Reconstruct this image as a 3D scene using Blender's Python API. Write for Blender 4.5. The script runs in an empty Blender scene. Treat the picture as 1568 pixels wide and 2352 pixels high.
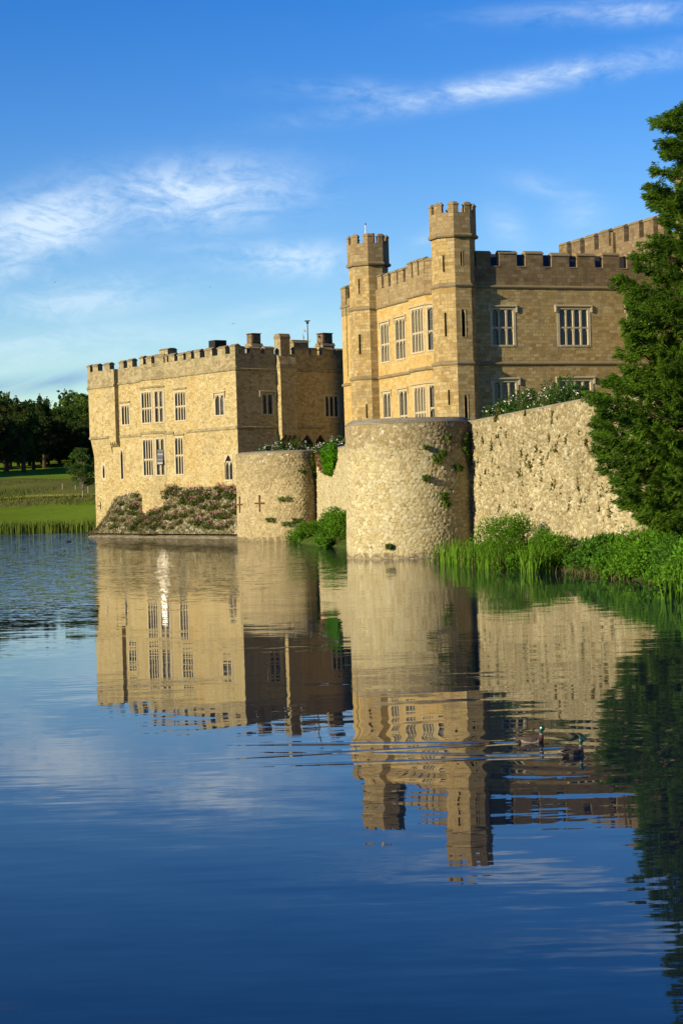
import bpy, bmesh, math, random
import numpy as np
from mathutils import Matrix, Vector
R = math.radians
random.seed(7)
rng = np.random.default_rng(11)
scene = bpy.context.scene
COL = scene.collection

# ------------------------------------------------------------------ camera
F_PX, ROLL, HORIZON, CAM_H = 4150.0, 0.029, 1115.0, 4.0       # measured on a 1568 x 2352 copy of the photo
PITCH = math.atan((1176 - HORIZON) / F_PX)
fw = Vector((0, math.cos(PITCH), -math.sin(PITCH)))
r0 = Vector((1, 0, 0)); u0 = Vector((0, math.sin(PITCH), math.cos(PITCH)))
rt = r0 * math.cos(ROLL) - u0 * math.sin(ROLL)
up = r0 * math.sin(ROLL) + u0 * math.cos(ROLL)
cam = bpy.data.cameras.new('camera')
cam.sensor_fit = 'HORIZONTAL'; cam.sensor_width = 36.0
cam.lens = 36.0 * F_PX / 1568.0
cam.clip_start = 0.5; cam.clip_end = 6000
camo = bpy.data.objects.new('camera', cam); COL.objects.link(camo)
mw = Matrix.Identity(4)
for i in range(3):
    mw[i][0], mw[i][1], mw[i][2] = rt[i], up[i], -fw[i]
mw[0][3], mw[1][3], mw[2][3] = 0, 0, CAM_H
camo.matrix_world = mw
scene.camera = camo

def at(px, py, Y):
    d = fw + rt * ((px - 784) / F_PX) - up * ((py - 1176) / F_PX)
    return Vector((0, 0, CAM_H)) + d * (Y / d.y)

# ------------------------------------------------------------------ light
SUN_AZ = 35.4      # degrees from -X towards -Y
SUN_EL = 16.0
S = Vector((-math.cos(R(SUN_AZ)) * math.cos(R(SUN_EL)), -math.sin(R(SUN_AZ)) * math.cos(R(SUN_EL)), math.sin(R(SUN_EL))))
SKY_STRENGTH = 0.085
SUN_STRENGTH = 5.0
EXPOSURE = 0.92
sl = bpy.data.lights.new('sun', 'SUN'); sl.energy = SUN_STRENGTH; sl.angle = R(0.5); sl.color = (1.0, 0.84, 0.57)
so = bpy.data.objects.new('sun', sl); COL.objects.link(so)
so.rotation_euler = S.to_track_quat('Z', 'Y').to_euler()

world = bpy.data.worlds.new("World"); scene.world = world; world.use_nodes = True
def build_world():
    nt = world.node_tree; N = nt.nodes; L = nt.links
    bg = N['Background']; bg.inputs['Strength'].default_value = SKY_STRENGTH
    sky = N.new('ShaderNodeTexSky'); sky.sky_type = 'NISHITA'; sky.sun_disc = False
    sky.sun_elevation = R(SUN_EL); sky.sun_rotation = math.atan2(S.x, S.y)
    sky.air_density = 1.0; sky.dust_density = 0.15; sky.ozone_density = 3.0; sky.altitude = 60
    def M(op, a, b=None, c=None, clamp=False):
        n = N.new('ShaderNodeMath'); n.operation = op; n.use_clamp = clamp
        for i, v in enumerate((a, b, c)):
            if v is None: continue
            if isinstance(v, (int, float)): n.inputs[i].default_value = v
            else: L.new(v, n.inputs[i])
        return n.outputs[0]
    tc = N.new('ShaderNodeTexCoord')
    sp = N.new('ShaderNodeSeparateXYZ'); L.new(tc.outputs['Generated'], sp.inputs[0])
    x, y, z = sp.outputs
    h = M('SQRT', M('ADD', M('MULTIPLY', x, x), M('MULTIPLY', y, y)))
    az = M('ARCTAN2', x, y)
    el = M('DIVIDE', z, M('MAXIMUM', h, 0.02))
    cb = N.new('ShaderNodeCombineXYZ'); L.new(az, cb.inputs[0]); L.new(el, cb.inputs[1])
    def noise(sx, sy, rot, detail, rough, dist, off):
        mp = N.new('ShaderNodeMapping'); L.new(cb.outputs[0], mp.inputs['Vector'])
        mp.inputs['Rotation'].default_value = (0, 0, rot); mp.inputs['Scale'].default_value = (sx, sy, 1)
        mp.inputs['Location'].default_value = (off, off * .7, off * 1.3)
        n = N.new('ShaderNodeTexNoise'); n.noise_dimensions = '3D'
        n.inputs['Scale'].default_value = 1; n.inputs['Detail'].default_value = detail
        n.inputs['Roughness'].default_value = rough; n.inputs['Distortion'].default_value = dist
        L.new(mp.outputs[0], n.inputs['Vector']); return n.outputs[0]
    n1 = noise(20, 50, R(14), 9, .60, 1.1, 3.1)
    n2 = noise(52, 110, R(12), 7, .68, 1.6, 9.4)
    nn = M('ADD', M('MULTIPLY', n1, .68), M('MULTIPLY', n2, .32))
    # cirrus: centre (px, py) in the photo turned into direction, half sizes, slope, weight
    clouds = [(1190, 190, 420, 30, -.10, .95), (1110, 205, 190, 30, -.12, .7), (1400, 165, 260, 22, -.1, .5), (850, 215, 200, 30, .12, .45),
              (110, 515, 220, 85, -.25, 1.25), (440, 450, 240, 80, -.02, 1.15), (40, 570, 120, 70, -.5, 1.0), (20, 600, 130, 45, .3, .6),
              (650, 597, 165, 42, .05, 1.15), (190, 690, 260, 55, -.12, .62), (60, 800, 420, 55, -.05, .5), (1480, 28, 150, 26, .06, .8),
              (1330, 490, 60, 70, .2, .38), (1165, 520, 50, 50, .5, .36), (600, 715, 120, 25, -.1, .36), (480, 560, 150, 40, .1, .32),
              (350, 780, 500, 40, -.04, .35), (1000, 540, 70, 25, -.3, .36), (1250, 430, 90, 30, .3, .3), (1380, 20, 300, 30, .02, .4),
              (300, -260, 500, 70, -.2, .8), (1100, -420, 420, 60, -.12, .7), (100, -520, 420, 60, .1, .6)]
    tot = None
    for (px, py, a, b, slope, w) in clouds:
        d = (fw + rt * ((px - 784) / F_PX) - up * ((py - 1176) / F_PX))
        u_ = math.atan2(d.x, d.y); v_ = d.z / math.hypot(d.x, d.y)
        du = M('SUBTRACT', az, u_); dv = M('ADD', M('SUBTRACT', el, v_), M('MULTIPLY', du, slope - .029))
        q = M('ADD', M('POWER', M('ABSOLUTE', M('DIVIDE', du, a / F_PX)), 2.0), M('POWER', M('ABSOLUTE', M('DIVIDE', dv, b / F_PX)), 2.0))
        m = M('MULTIPLY', M('EXPONENT', M('MULTIPLY', q, -1.1)), w)
        tot = m if tot is None else M('MAXIMUM', tot, m)
    dens = M('MULTIPLY', tot, M('MULTIPLY', M('SUBTRACT', nn, .36), 4.0, clamp=True))
    dens = M('POWER', M('MINIMUM', M('MAXIMUM', dens, 0), 1), 1.15)
    dens = M('MULTIPLY', dens, .68)
    # deepen the blue of the sky slightly, as the evening air of the photograph
    hs = N.new('ShaderNodeHueSaturation'); L.new(sky.outputs[0], hs.inputs['Color'])
    hs.inputs['Saturation'].default_value = 1.42; hs.inputs['Hue'].default_value = .522; hs.inputs['Value'].default_value = 1.04
    mix = N.new('ShaderNodeMixRGB'); L.new(dens, mix.inputs[0]); L.new(hs.outputs[0], mix.inputs[1]); mix.inputs[2].default_value = CLOUD
    # dark bank of cloud low on the left
    d = (fw + rt * ((60 - 784) / F_PX) - up * ((882 - 1176) / F_PX))
    du = M('SUBTRACT', az, math.atan2(d.x, d.y)); dv = M('ADD', M('SUBTRACT', el, d.z / math.hypot(d.x, d.y)), M('MULTIPLY', du, -.1))
    q = M('ADD', M('POWER', M('DIVIDE', du, 210 / F_PX), 2.0), M('POWER', M('ABSOLUTE', M('DIVIDE', dv, 22 / F_PX)), 2.0))
    dk = M('MULTIPLY', M('EXPONENT', M('MULTIPLY', q, -1.0)), M('MULTIPLY', M('SUBTRACT', n1, .22), 2.2, clamp=True))
    mix2 = N.new('ShaderNodeMixRGB'); L.new(M('MULTIPLY', dk, .75), mix2.inputs[0]); L.new(mix.outputs[0], mix2.inputs[1]); mix2.inputs[2].default_value = DARKCLOUD
    L.new(mix2.outputs[0], bg.inputs['Color'])
CLOUD = (5.7, 6.5, 7.1, 1); DARKCLOUD = (1.1, 2.1, 4.1, 1)
build_world()
vs = scene.view_settings
vs.view_transform = 'Standard'; vs.look = 'None'; vs.exposure = EXPOSURE; vs.gamma = 1.0; vs.use_curve_mapping = False
scene.cycles.max_bounces = 6; scene.cycles.transparent_max_bounces = 4
scene.cycles.caustics_reflective = False; scene.cycles.caustics_refractive = False
scene.cycles.use_denoising = True

# ------------------------------------------------------------------ objects and mesh building
WLOC = {}
def tag(o, label, cat, group=None, kind=None):
    o['label'] = label; o['category'] = cat
    if group: o['group'] = group
    if kind: o['kind'] = kind
    return o
def thing(name, label, cat, loc=(0, 0, 0), group=None, kind=None):
    o = bpy.data.objects.new(name, None); COL.objects.link(o)
    o.location = loc; o.empty_display_size = .2
    WLOC[o.name] = Vector(loc)
    return tag(o, label, cat, group, kind)
def link(name, me, mats, parent=None, loc=None):
    o = bpy.data.objects.new(name, me); COL.objects.link(o)
    for m in (mats if isinstance(mats, (list, tuple)) else [mats]): me.materials.append(m)
    if parent is not None:
        o.parent = parent; WLOC[o.name] = WLOC[parent.name]
    elif loc is not None:
        o.location = loc; WLOC[o.name] = Vector(loc)
    else: WLOC[o.name] = Vector((0, 0, 0))
    return o
def copy_tree(o, loc, rotz=0.0, scale=None, parent=None, label=None):
    c = o.copy(); COL.objects.link(c); WLOC[c.name] = Vector(loc)
    if parent is None:
        c.location = loc; c.rotation_euler = (0, 0, rotz)
        if scale is not None: c.scale = scale
        if label: c['label'] = label
    else: c.parent = parent
    for ch in list(o.children): copy_tree(ch, loc, parent=c)
    return c

class Fr:
    """a facade: origin on the plan, e along it (to the right in the picture), n outwards"""
    def __init__(s, O, e, n, q=0.0):
        s.O = Vector((O[0], O[1], 0)); s.e = Vector((e[0], e[1], 0)).normalized(); s.n = Vector((n[0], n[1], 0)).normalized(); s.q = q
    def p(s, a, q, z): return s.O + s.e * a + s.n * (q + s.q) + Vector((0, 0, z))

class MB:
    def __init__(s): s.v = []; s.f = []; s.m = []; s.uv = []; s.sm = []
    def face(s, pts, mat=0, uv=None, smooth=False):
        pts = [Vector(p) for p in pts]
        i = len(s.v); s.v += pts; s.f.append(list(range(i, i + len(pts)))); s.m.append(mat); s.sm.append(smooth)
        if uv is None:
            n = Vector((0, 0, 0)); k = len(pts)
            for a in range(k):
                p, q = pts[a], pts[(a + 1) % k]
                n += Vector(((p.y - q.y) * (p.z + q.z), (p.z - q.z) * (p.x + q.x), (p.x - q.x) * (p.y + q.y)))
            if n.length > 0: n.normalize()
            if abs(n.z) > .75: uv = [(p.x, p.y) for p in pts]
            else:
                t = Vector((-n.y, n.x, 0)).normalized()
                uv = [(p.dot(t), p.z) for p in pts]
        s.uv += uv
    def hexa(s, b, t, mat=0):       # bottom ring, top ring
        k = len(b)
        s.face(list(reversed(b)), mat); s.face(t, mat)
        for i in range(k): s.face([b[i], b[(i + 1) % k], t[(i + 1) % k], t[i]], mat)
    def fbox(s, fr, s0, s1, q0, q1, z0, z1, mat=0):
        b = [fr.p(s0, q0, z0), fr.p(s0, q1, z0), fr.p(s1, q1, z0), fr.p(s1, q0, z0)]
        t = [fr.p(s0, q0, z1), fr.p(s0, q1, z1), fr.p(s1, q1, z1), fr.p(s1, q0, z1)]
        s.hexa(b, t, mat)
    def fprism(s, fr, s0, s1, prof, mat=0):     # prof: (q, z) outline
        a = [fr.p(s0, q, z) for q, z in prof]; b = [fr.p(s1, q, z) for q, z in prof]
        s.face(a, mat); s.face(list(reversed(b)), mat); k = len(prof)
        for i in range(k): s.face([a[i], b[i], b[(i + 1) % k], a[(i + 1) % k]], mat)
    def fwall(s, fr, s0, s1, z0, z1, q=0, holes=(), mat=0, reveal=0.0, rmat=0):
        ss = sorted({s0, s1} | {min(max(v, s0), s1) for h in holes for v in h[:2]})
        zz = sorted({z0, z1} | {min(max(v, z0), z1) for h in holes for v in h[2:4]})
        for i in range(len(ss) - 1):
            for j in range(len(zz) - 1):
                a, b, c, d = ss[i], ss[i + 1], zz[j], zz[j + 1]
                mx, mz = (a + b) / 2, (c + d) / 2
                if any(h[0] < mx < h[1] and h[2] < mz < h[3] for h in holes): continue
                s.face([fr.p(a, q, c), fr.p(b, q, c), fr.p(b, q, d), fr.p(a, q, d)], mat)
        if reveal:
            for h in holes:
                a, b, c, d = h[:4]
                for (k1, k2) in (((a, c), (b, c)), ((b, c), (b, d)), ((b, d), (a, d)), ((a, d), (a, c))):
                    s.face([fr.p(k1[0], q, k1[1]), fr.p(k2[0], q, k2[1]), fr.p(k2[0], q - reveal, k2[1]), fr.p(k1[0], q - reveal, k1[1])], rmat)
    def tube(s, p0, p1, ra, rb=None, n=8, mat=0):
        p0, p1 = Vector(p0), Vector(p1); rb = ra if rb is None else rb
        d = (p1 - p0).normalized(); t = d.orthogonal().normalized(); w = d.cross(t)
        A = [p0 + (t * math.cos(k * 2 * math.pi / n) + w * math.sin(k * 2 * math.pi / n)) * ra for k in range(n)]
        B = [p1 + (t * math.cos(k * 2 * math.pi / n) + w * math.sin(k * 2 * math.pi / n)) * rb for k in range(n)]
        s.hexa(A, B, mat)
    def build(s, name, mats, parent=None, loc=None):
        me = bpy.data.meshes.new(name)
        off = WLOC[parent.name] if parent is not None else (Vector(loc) if loc is not None else Vector((0, 0, 0)))
        me.from_pydata([tuple(v - off) for v in s.v], [], s.f)
        me.polygons.foreach_set('material_index', s.m)
        me.polygons.foreach_set('use_smooth', s.sm)
        ul = me.uv_layers.new(name='UVMap')
        ul.data.foreach_set('uv', [c for q in s.uv for c in q])
        me.update()
        return link(name, me, mats, parent, loc)

def np_mesh(name, verts, faces_n, mats, parent=None, loc=None, midx=None):
    """verts: (N*k, 3) with k corners per face in order"""
    k = faces_n; nf = len(verts) // k
    off = WLOC[parent.name] if parent is not None else (Vector(loc) if loc is not None else Vector((0, 0, 0)))
    verts = verts - np.array(off)
    me = bpy.data.meshes.new(name)
    me.vertices.add(nf * k); me.vertices.foreach_set('co', verts.astype(np.float32).ravel())
    me.loops.add(nf * k); me.loops.foreach_set('vertex_index', np.arange(nf * k, dtype=np.int32))
    me.polygons.add(nf); me.polygons.foreach_set('loop_start', np.arange(0, nf * k, k, dtype=np.int32))
    try: me.polygons.foreach_set('loop_total', np.full(nf, k, dtype=np.int32))
    except Exception: pass
    if midx is not None: me.polygons.foreach_set('material_index', midx.astype(np.int32))
    me.update(calc_edges=True)
    return link(name, me, mats, parent, loc)

def unit(n): 
    v = rng.normal(size=(n, 3)); return v / np.linalg.norm(v, axis=1)[:, None]
def leaf_quads(c, length, width, direction=None, spread=1.0):
    """rhombic leaves at centres c"""
    n = len(c)
    d = unit(n) if direction is None else direction + unit(n) * spread
    d = d / np.linalg.norm(d, axis=1)[:, None]
    o = np.cross(d, unit(n)); o /= np.linalg.norm(o, axis=1)[:, None] + 1e-9
    l = (length * rng.uniform(.7, 1.3, n))[:, None] * .5; w = (width * rng.uniform(.7, 1.3, n))[:, None] * .5
    v = np.stack([c - d * l, c + o * w - d * l * .1, c + d * l, c - o * w - d * l * .1], axis=1)
    return v.reshape(-1, 3)

# ------------------------------------------------------------------ materials
def new_mat(name):
    m = bpy.data.materials.new(name); m.use_nodes = True
    nt = m.node_tree; b = nt.nodes['Principled BSDF']
    return m, nt, nt.nodes, nt.links, b
ALB = .60
def rgba(c): return (c[0] * ALB, c[1] * ALB, c[2] * ALB, 1)
def ramp(N, L, fac, stops):
    r = N.new('ShaderNodeValToRGB'); e = r.color_ramp.elements
    while len(e) > len(stops): e.remove(e[-1])
    while len(e) < len(stops): e.new(1)
    for i, (p, c) in enumerate(stops): e[i].position = p; e[i].color = rgba(c)
    L.new(fac, r.inputs[0]); return r.outputs[0]
def mathn(N, L, op, a, b=None, clamp=False):
    n = N.new('ShaderNodeMath'); n.operation = op; n.use_clamp = clamp
    for i, v in enumerate((a, b)):
        if v is None: continue
        if isinstance(v, (int, float)): n.inputs[i].default_value = v
        else: L.new(v, n.inputs[i])
    return n.outputs[0]
def noisen(N, L, vec, scale, detail=4, rough=.6, dist=0.0, dim='3D'):
    n = N.new('ShaderNodeTexNoise'); n.noise_dimensions = dim
    n.inputs['Scale'].default_value = scale; n.inputs['Detail'].default_value = detail
    n.inputs['Roughness'].default_value = rough; n.inputs['Distortion'].default_value = dist
    if vec is not None: L.new(vec, n.inputs['Vector'])
    return n
def mixc(N, L, fac, a, b, mode='MIX'):
    n = N.new('ShaderNodeMixRGB'); n.blend_type = mode
    for i, v in enumerate((fac, a, b)):
        if isinstance(v, (int, float)): n.inputs[i].default_value = v
        elif isinstance(v, tuple): n.inputs[i].default_value = rgba(v)
        else: L.new(v, n.inputs[i])
    return n.outputs[0]

def stone(name, cols, bw, bh, mode='rubble', mortar=(.3, .25, .15), mw=.06, distort=.08, blotch=None, lichen=None, bump=.5, fine=.5, streak=None, rand=.85, joints=.15):
    m, nt, N, L, b = new_mat(name)
    uv = N.new('ShaderNodeUVMap').outputs[0]
    nz = noisen(N, L, uv, 2.3, 5, .7)
    va = N.new('ShaderNodeVectorMath'); va.operation = 'MULTIPLY_ADD'
    L.new(nz.outputs['Color'], va.inputs[0]); va.inputs[1].default_value = (distort * 2, distort * 2, 0); L.new(uv, va.inputs[2])
    vec = va.outputs[0]
    if mode == 'rubble':
        mp = N.new('ShaderNodeMapping'); mp.inputs['Scale'].default_value = (1 / bw, 1 / bh, 1); L.new(vec, mp.inputs[0])
        v1 = N.new('ShaderNodeTexVoronoi'); v1.voronoi_dimensions = '2D'; v1.inputs['Scale'].default_value = 1; v1.inputs['Randomness'].default_value = rand
        v2 = N.new('ShaderNodeTexVoronoi'); v2.voronoi_dimensions = '2D'; v2.feature = 'DISTANCE_TO_EDGE'; v2.inputs['Scale'].default_value = 1; v2.inputs['Randomness'].default_value = rand
        L.new(mp.outputs[0], v1.inputs['Vector']); L.new(mp.outputs[0], v2.inputs['Vector'])
        sp = N.new('ShaderNodeSeparateColor'); L.new(v1.outputs['Color'], sp.inputs[0]); rnd = sp.outputs[0]
        edge = mathn(N, L, 'DIVIDE', v2.outputs['Distance'], mw, clamp=True)
    elif mode == 'laid':      # every stone is modelled: its tone and joints come with the mesh
        a1 = N.new('ShaderNodeAttribute'); a1.attribute_name = 'stone_tone'; rnd = a1.outputs['Fac']
        a2 = N.new('ShaderNodeAttribute'); a2.attribute_name = 'stone_face'; edge = a2.outputs['Fac']
    else:
        br = N.new('ShaderNodeTexBrick'); L.new(vec, br.inputs['Vector'])
        br.inputs['Color1'].default_value = (0, 0, 0, 1); br.inputs['Color2'].default_value = (1, 1, 1, 1); br.inputs['Mortar'].default_value = (.5, .5, .5, 1)
        br.inputs['Scale'].default_value = 1; br.inputs['Mortar Size'].default_value = mw; br.inputs['Mortar Smooth'].default_value = .6
        br.inputs['Brick Width'].default_value = bw; br.inputs['Row Height'].default_value = bh; br.offset = .47; br.squash = .75; br.squash_frequency = 3
        sp = N.new('ShaderNodeSeparateColor'); L.new(br.outputs['Color'], sp.inputs[0]); rnd = sp.outputs[0]
        edge = mathn(N, L, 'SUBTRACT', 1.0, br.outputs['Fac'], clamp=True)
    k = len(cols)
    col = ramp(N, L, rnd, [(i / max(1, k - 1), c) for i, c in enumerate(cols)])
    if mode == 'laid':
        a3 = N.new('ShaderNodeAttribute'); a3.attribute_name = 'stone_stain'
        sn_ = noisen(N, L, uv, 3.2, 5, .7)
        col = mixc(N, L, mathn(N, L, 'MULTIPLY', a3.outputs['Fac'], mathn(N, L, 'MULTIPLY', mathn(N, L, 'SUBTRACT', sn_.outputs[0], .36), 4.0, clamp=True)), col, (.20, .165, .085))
    fn = noisen(N, L, uv, 9.0, 8, .7)
    fv = mathn(N, L, 'ADD', mathn(N, L, 'MULTIPLY', mathn(N, L, 'SUBTRACT', fn.outputs[0], .5), 2.2 * fine), 1.0)
    hsv = N.new('ShaderNodeHueSaturation'); L.new(fv, hsv.inputs['Value']); L.new(col, hsv.inputs['Color']); col = hsv.outputs[0]
    vn_ = noisen(N, L, uv, 1.1, 4, .7)
    vis = mathn(N, L, 'ADD', mathn(N, L, 'MULTIPLY', mathn(N, L, 'SUBTRACT', vn_.outputs[0], .42), 4.0, clamp=True), joints, clamp=True)
    edge = mathn(N, L, 'SUBTRACT', 1.0, mathn(N, L, 'MULTIPLY', mathn(N, L, 'SUBTRACT', 1.0, edge), vis))
    gn = noisen(N, L, uv, 2.1, 3, .6)
    gap = mathn(N, L, 'MULTIPLY', mathn(N, L, 'SUBTRACT', gn.outputs[0], .50), 9.0, clamp=True)
    mcol = mixc(N, L, gap, mortar, (mortar[0] * .38, mortar[1] * .34, mortar[2] * .30))
    col = mixc(N, L, edge, mcol, col)
    if blotch:
        bc, bs, bt, ba = blotch
        bn = noisen(N, L, uv, bs, 6, .65, .4)
        f = mathn(N, L, 'MULTIPLY', mathn(N, L, 'MULTIPLY', mathn(N, L, 'SUBTRACT', bn.outputs[0], bt), 6.0, clamp=True), ba)
        col = mixc(N, L, f, col, bc)
    if streak:      # rust and algae runs, long and upright
        sc, ss, st, sa = streak
        mp2 = N.new('ShaderNodeMapping'); mp2.inputs['Scale'].default_value = (ss, ss * .30, 1); L.new(uv, mp2.inputs[0])
        sn = noisen(N, L, mp2.outputs[0], 1, 5, .6)
        f = mathn(N, L, 'MULTIPLY', mathn(N, L, 'MULTIPLY', mathn(N, L, 'SUBTRACT', sn.outputs[0], st), 7.0, clamp=True), sa)
        col = mixc(N, L, f, col, sc)
    if lichen:
        lc, ls, lt, la = lichen
        ln = noisen(N, L, uv, ls, 5, .75)
        f = mathn(N, L, 'MULTIPLY', mathn(N, L, 'MULTIPLY', mathn(N, L, 'SUBTRACT', ln.outputs[0], lt), 12.0, clamp=True), la)
        col = mixc(N, L, f, col, lc)
    L.new(col, b.inputs['Base Color']); b.inputs['Roughness'].default_value = .92
    b.inputs['Specular IOR Level'].default_value = .2
    bp = N.new('ShaderNodeBump'); bp.inputs['Strength'].default_value = bump; bp.inputs['Distance'].default_value = .06
    hgt = mathn(N, L, 'ADD', mathn(N, L, 'MULTIPLY', edge, .45), mathn(N, L, 'ADD', mathn(N, L, 'MULTIPLY', fn.outputs[0], 1.0), mathn(N, L, 'MULTIPLY', rnd, .35)))
    L.new(hgt, bp.inputs['Height']); L.new(bp.outputs[0], b.inputs['Normal'])
    return m
def plain(name, col, rough=.7, var=.25, scale=6.0, metallic=0, spec=.3, bump=0.0):
    m, nt, N, L, b = new_mat(name)
    tc = N.new('ShaderNodeNewGeometry').outputs['Position']
    n = noisen(N, L, tc, scale, 6, .65)
    f = mathn(N, L, 'ADD', mathn(N, L, 'MULTIPLY', mathn(N, L, 'SUBTRACT', n.outputs[0], .5), var * 4), 1.0)
    h = N.new('ShaderNodeHueSaturation'); h.inputs['Color'].default_value = rgba(col); L.new(f, h.inputs['Value'])
    L.new(h.outputs[0], b.inputs['Base Color']); b.inputs['Roughness'].default_value = rough; b.inputs['Metallic'].default_value = metallic
    b.inputs['Specular IOR Level'].default_value = spec
    if bump:
        bp = N.new('ShaderNodeBump'); bp.inputs['Strength'].default_value = bump; bp.inputs['Distance'].default_value = .05
        L.new(n.outputs[0], bp.inputs['Height']); L.new(bp.outputs[0], b.inputs['Normal'])
    return m
def foliage(name, a, b_, c=None, scale=3.0, trans=.35, big=.35):
    m, nt, N, L, b = new_mat(name)
    g = N.new('ShaderNodeNewGeometry')
    n = noisen(N, L, g.outputs['Position'], scale, 3, .7)
    n2 = noisen(N, L, g.outputs['Position'], scale * big * .4, 2, .5)
    f = mathn(N, L, 'ADD', mathn(N, L, 'MULTIPLY', n.outputs[0], .6), mathn(N, L, 'MULTIPLY', n2.outputs[0], .4))
    stops = [(.36, a), (.62, b_)] + ([(.74, c)] if c else [])
    col = ramp(N, L, f, stops)
    N.remove(b)
    df = N.new('ShaderNodeBsdfDiffuse'); tr = N.new('ShaderNodeBsdfTranslucent'); mx = N.new('ShaderNodeMixShader')
    L.new(col, df.inputs[0])
    tcol = mixc(N, L, .5, col, (.25, .35, .03), 'MIX'); L.new(tcol, tr.inputs[0])
    mx.inputs[0].default_value = trans; L.new(df.outputs[0], mx.inputs[1]); L.new(tr.outputs[0], mx.inputs[2])
    L.new(mx.outputs[0], N['Material Output'].inputs[0])
    return m

M_GLOR = stone('ragstone_rubble_gold', [(.39, .285, .115), (.52, .425, .19), (.59, .50, .265), (.47, .355, .145), (.62, .545, .325), (.55, .435, .19)], .28, .18, 'rubble', (.38, .30, .145), .09, .10, blotch=((.34, .285, .17), .40, .53, .55), lichen=((.70, .67, .53), 7, .64, .75), bump=.8, fine=.85, streak=((.53, .34, .11), .26, .56, .5), joints=.3)
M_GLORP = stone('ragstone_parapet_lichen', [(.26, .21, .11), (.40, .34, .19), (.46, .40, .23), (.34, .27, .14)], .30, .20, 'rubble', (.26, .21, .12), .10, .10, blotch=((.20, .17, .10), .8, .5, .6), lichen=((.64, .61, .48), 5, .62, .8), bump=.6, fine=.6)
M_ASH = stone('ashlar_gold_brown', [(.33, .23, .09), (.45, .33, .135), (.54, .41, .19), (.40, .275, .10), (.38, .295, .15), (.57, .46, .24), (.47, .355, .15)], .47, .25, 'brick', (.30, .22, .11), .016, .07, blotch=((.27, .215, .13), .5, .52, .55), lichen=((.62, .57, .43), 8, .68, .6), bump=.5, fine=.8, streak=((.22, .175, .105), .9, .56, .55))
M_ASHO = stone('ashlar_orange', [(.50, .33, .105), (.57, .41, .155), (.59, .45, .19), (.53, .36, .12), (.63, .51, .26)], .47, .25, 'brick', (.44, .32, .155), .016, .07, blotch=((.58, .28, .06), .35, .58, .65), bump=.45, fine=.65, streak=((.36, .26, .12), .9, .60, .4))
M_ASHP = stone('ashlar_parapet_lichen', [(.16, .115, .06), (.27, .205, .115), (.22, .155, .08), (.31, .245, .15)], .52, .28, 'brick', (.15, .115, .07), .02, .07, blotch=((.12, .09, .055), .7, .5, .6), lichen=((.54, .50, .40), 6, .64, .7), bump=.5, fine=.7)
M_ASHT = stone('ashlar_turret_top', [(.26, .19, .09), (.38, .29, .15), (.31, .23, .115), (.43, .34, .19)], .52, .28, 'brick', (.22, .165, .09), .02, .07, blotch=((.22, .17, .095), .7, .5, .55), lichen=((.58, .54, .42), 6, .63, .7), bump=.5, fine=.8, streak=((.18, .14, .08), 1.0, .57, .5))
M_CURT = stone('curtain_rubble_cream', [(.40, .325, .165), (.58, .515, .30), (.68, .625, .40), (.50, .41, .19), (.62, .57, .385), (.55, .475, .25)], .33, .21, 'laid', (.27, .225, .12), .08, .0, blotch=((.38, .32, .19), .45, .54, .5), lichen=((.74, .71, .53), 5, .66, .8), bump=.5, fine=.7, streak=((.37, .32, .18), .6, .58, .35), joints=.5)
M_CURTL = stone('curtain_rubble_square', [(.38, .30, .15), (.54, .45, .24), (.60, .51, .30), (.45, .36, .18)], .32, .22, 'laid', (.38, .30, .16), .08, .09, blotch=((.31, .255, .145), .45, .51, .6), lichen=((.68, .65, .50), 5, .65, .8), bump=1.0, fine=.8, rand=.65, joints=.1)
M_CURTD = stone('curtain_rubble_stained', [(.29, .235, .12), (.52, .455, .27), (.68, .625, .42), (.46, .375, .18), (.38, .32, .18), (.61, .555, .35)], .32, .20, 'laid', (.12, .098, .045), .09, .0, blotch=((.30, .24, .12), .4, .52, .5), lichen=((.84, .82, .67), 3.4, .59, .8), bump=.7, fine=.9, streak=((.20, .17, .065), 1.3, .57, .6), joints=.85)
M_CURTT = stone('curtain_top_lichen', [(.33, .265, .14), (.45, .38, .21), (.53, .46, .27), (.38, .29, .13)], .36, .24, 'laid', (.21, .17, .09), .08, .12, blotch=((.30, .21, .08), .9, .48, .5), lichen=((.80, .77, .64), 2.6, .57, .9), bump=.8, fine=.8, rand=.75)
M_COPING = stone('coping_grey_stone', [(.25, .23, .17), (.36, .33, .26), (.29, .25, .17)], .9, .6, 'brick', (.15, .13, .09), .03, .05, blotch=((.22, .17, .08), 1.2, .5, .6), lichen=((.60, .58, .48), 4, .62, .8), bump=.5, fine=.8)
M_CAP = stone('merlon_cap_stone', [(.24, .19, .11), (.33, .27, .16), (.30, .22, .10)], .8, .6, 'brick', (.2, .16, .1), .015, .05, blotch=((.36, .22, .06), 1.6, .55, .6), lichen=((.58, .55, .47), 5, .62, .8), bump=.4, fine=.5)
M_WIN = stone('dressed_window_stone', [(.52, .45, .28), (.60, .53, .36), (.56, .48, .31)], .5, .4, 'brick', (.46, .38, .24), .01, .01, blotch=((.38, .31, .18), 1.2, .6, .4), bump=.15, fine=.3)
M_RUBBLE = stone('slope_rubble', [(.17, .13, .06), (.28, .24, .12), (.50, .47, .35), (.20, .165, .075), (.64, .60, .48)], .26, .18, 'rubble', (.10, .08, .035), .16, .25, blotch=((.12, .12, .04), .8, .50, .65), lichen=((.10, .16, .035), 1.4, .55, .75), bump=1.0, fine=.8, rand=1.0)
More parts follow.
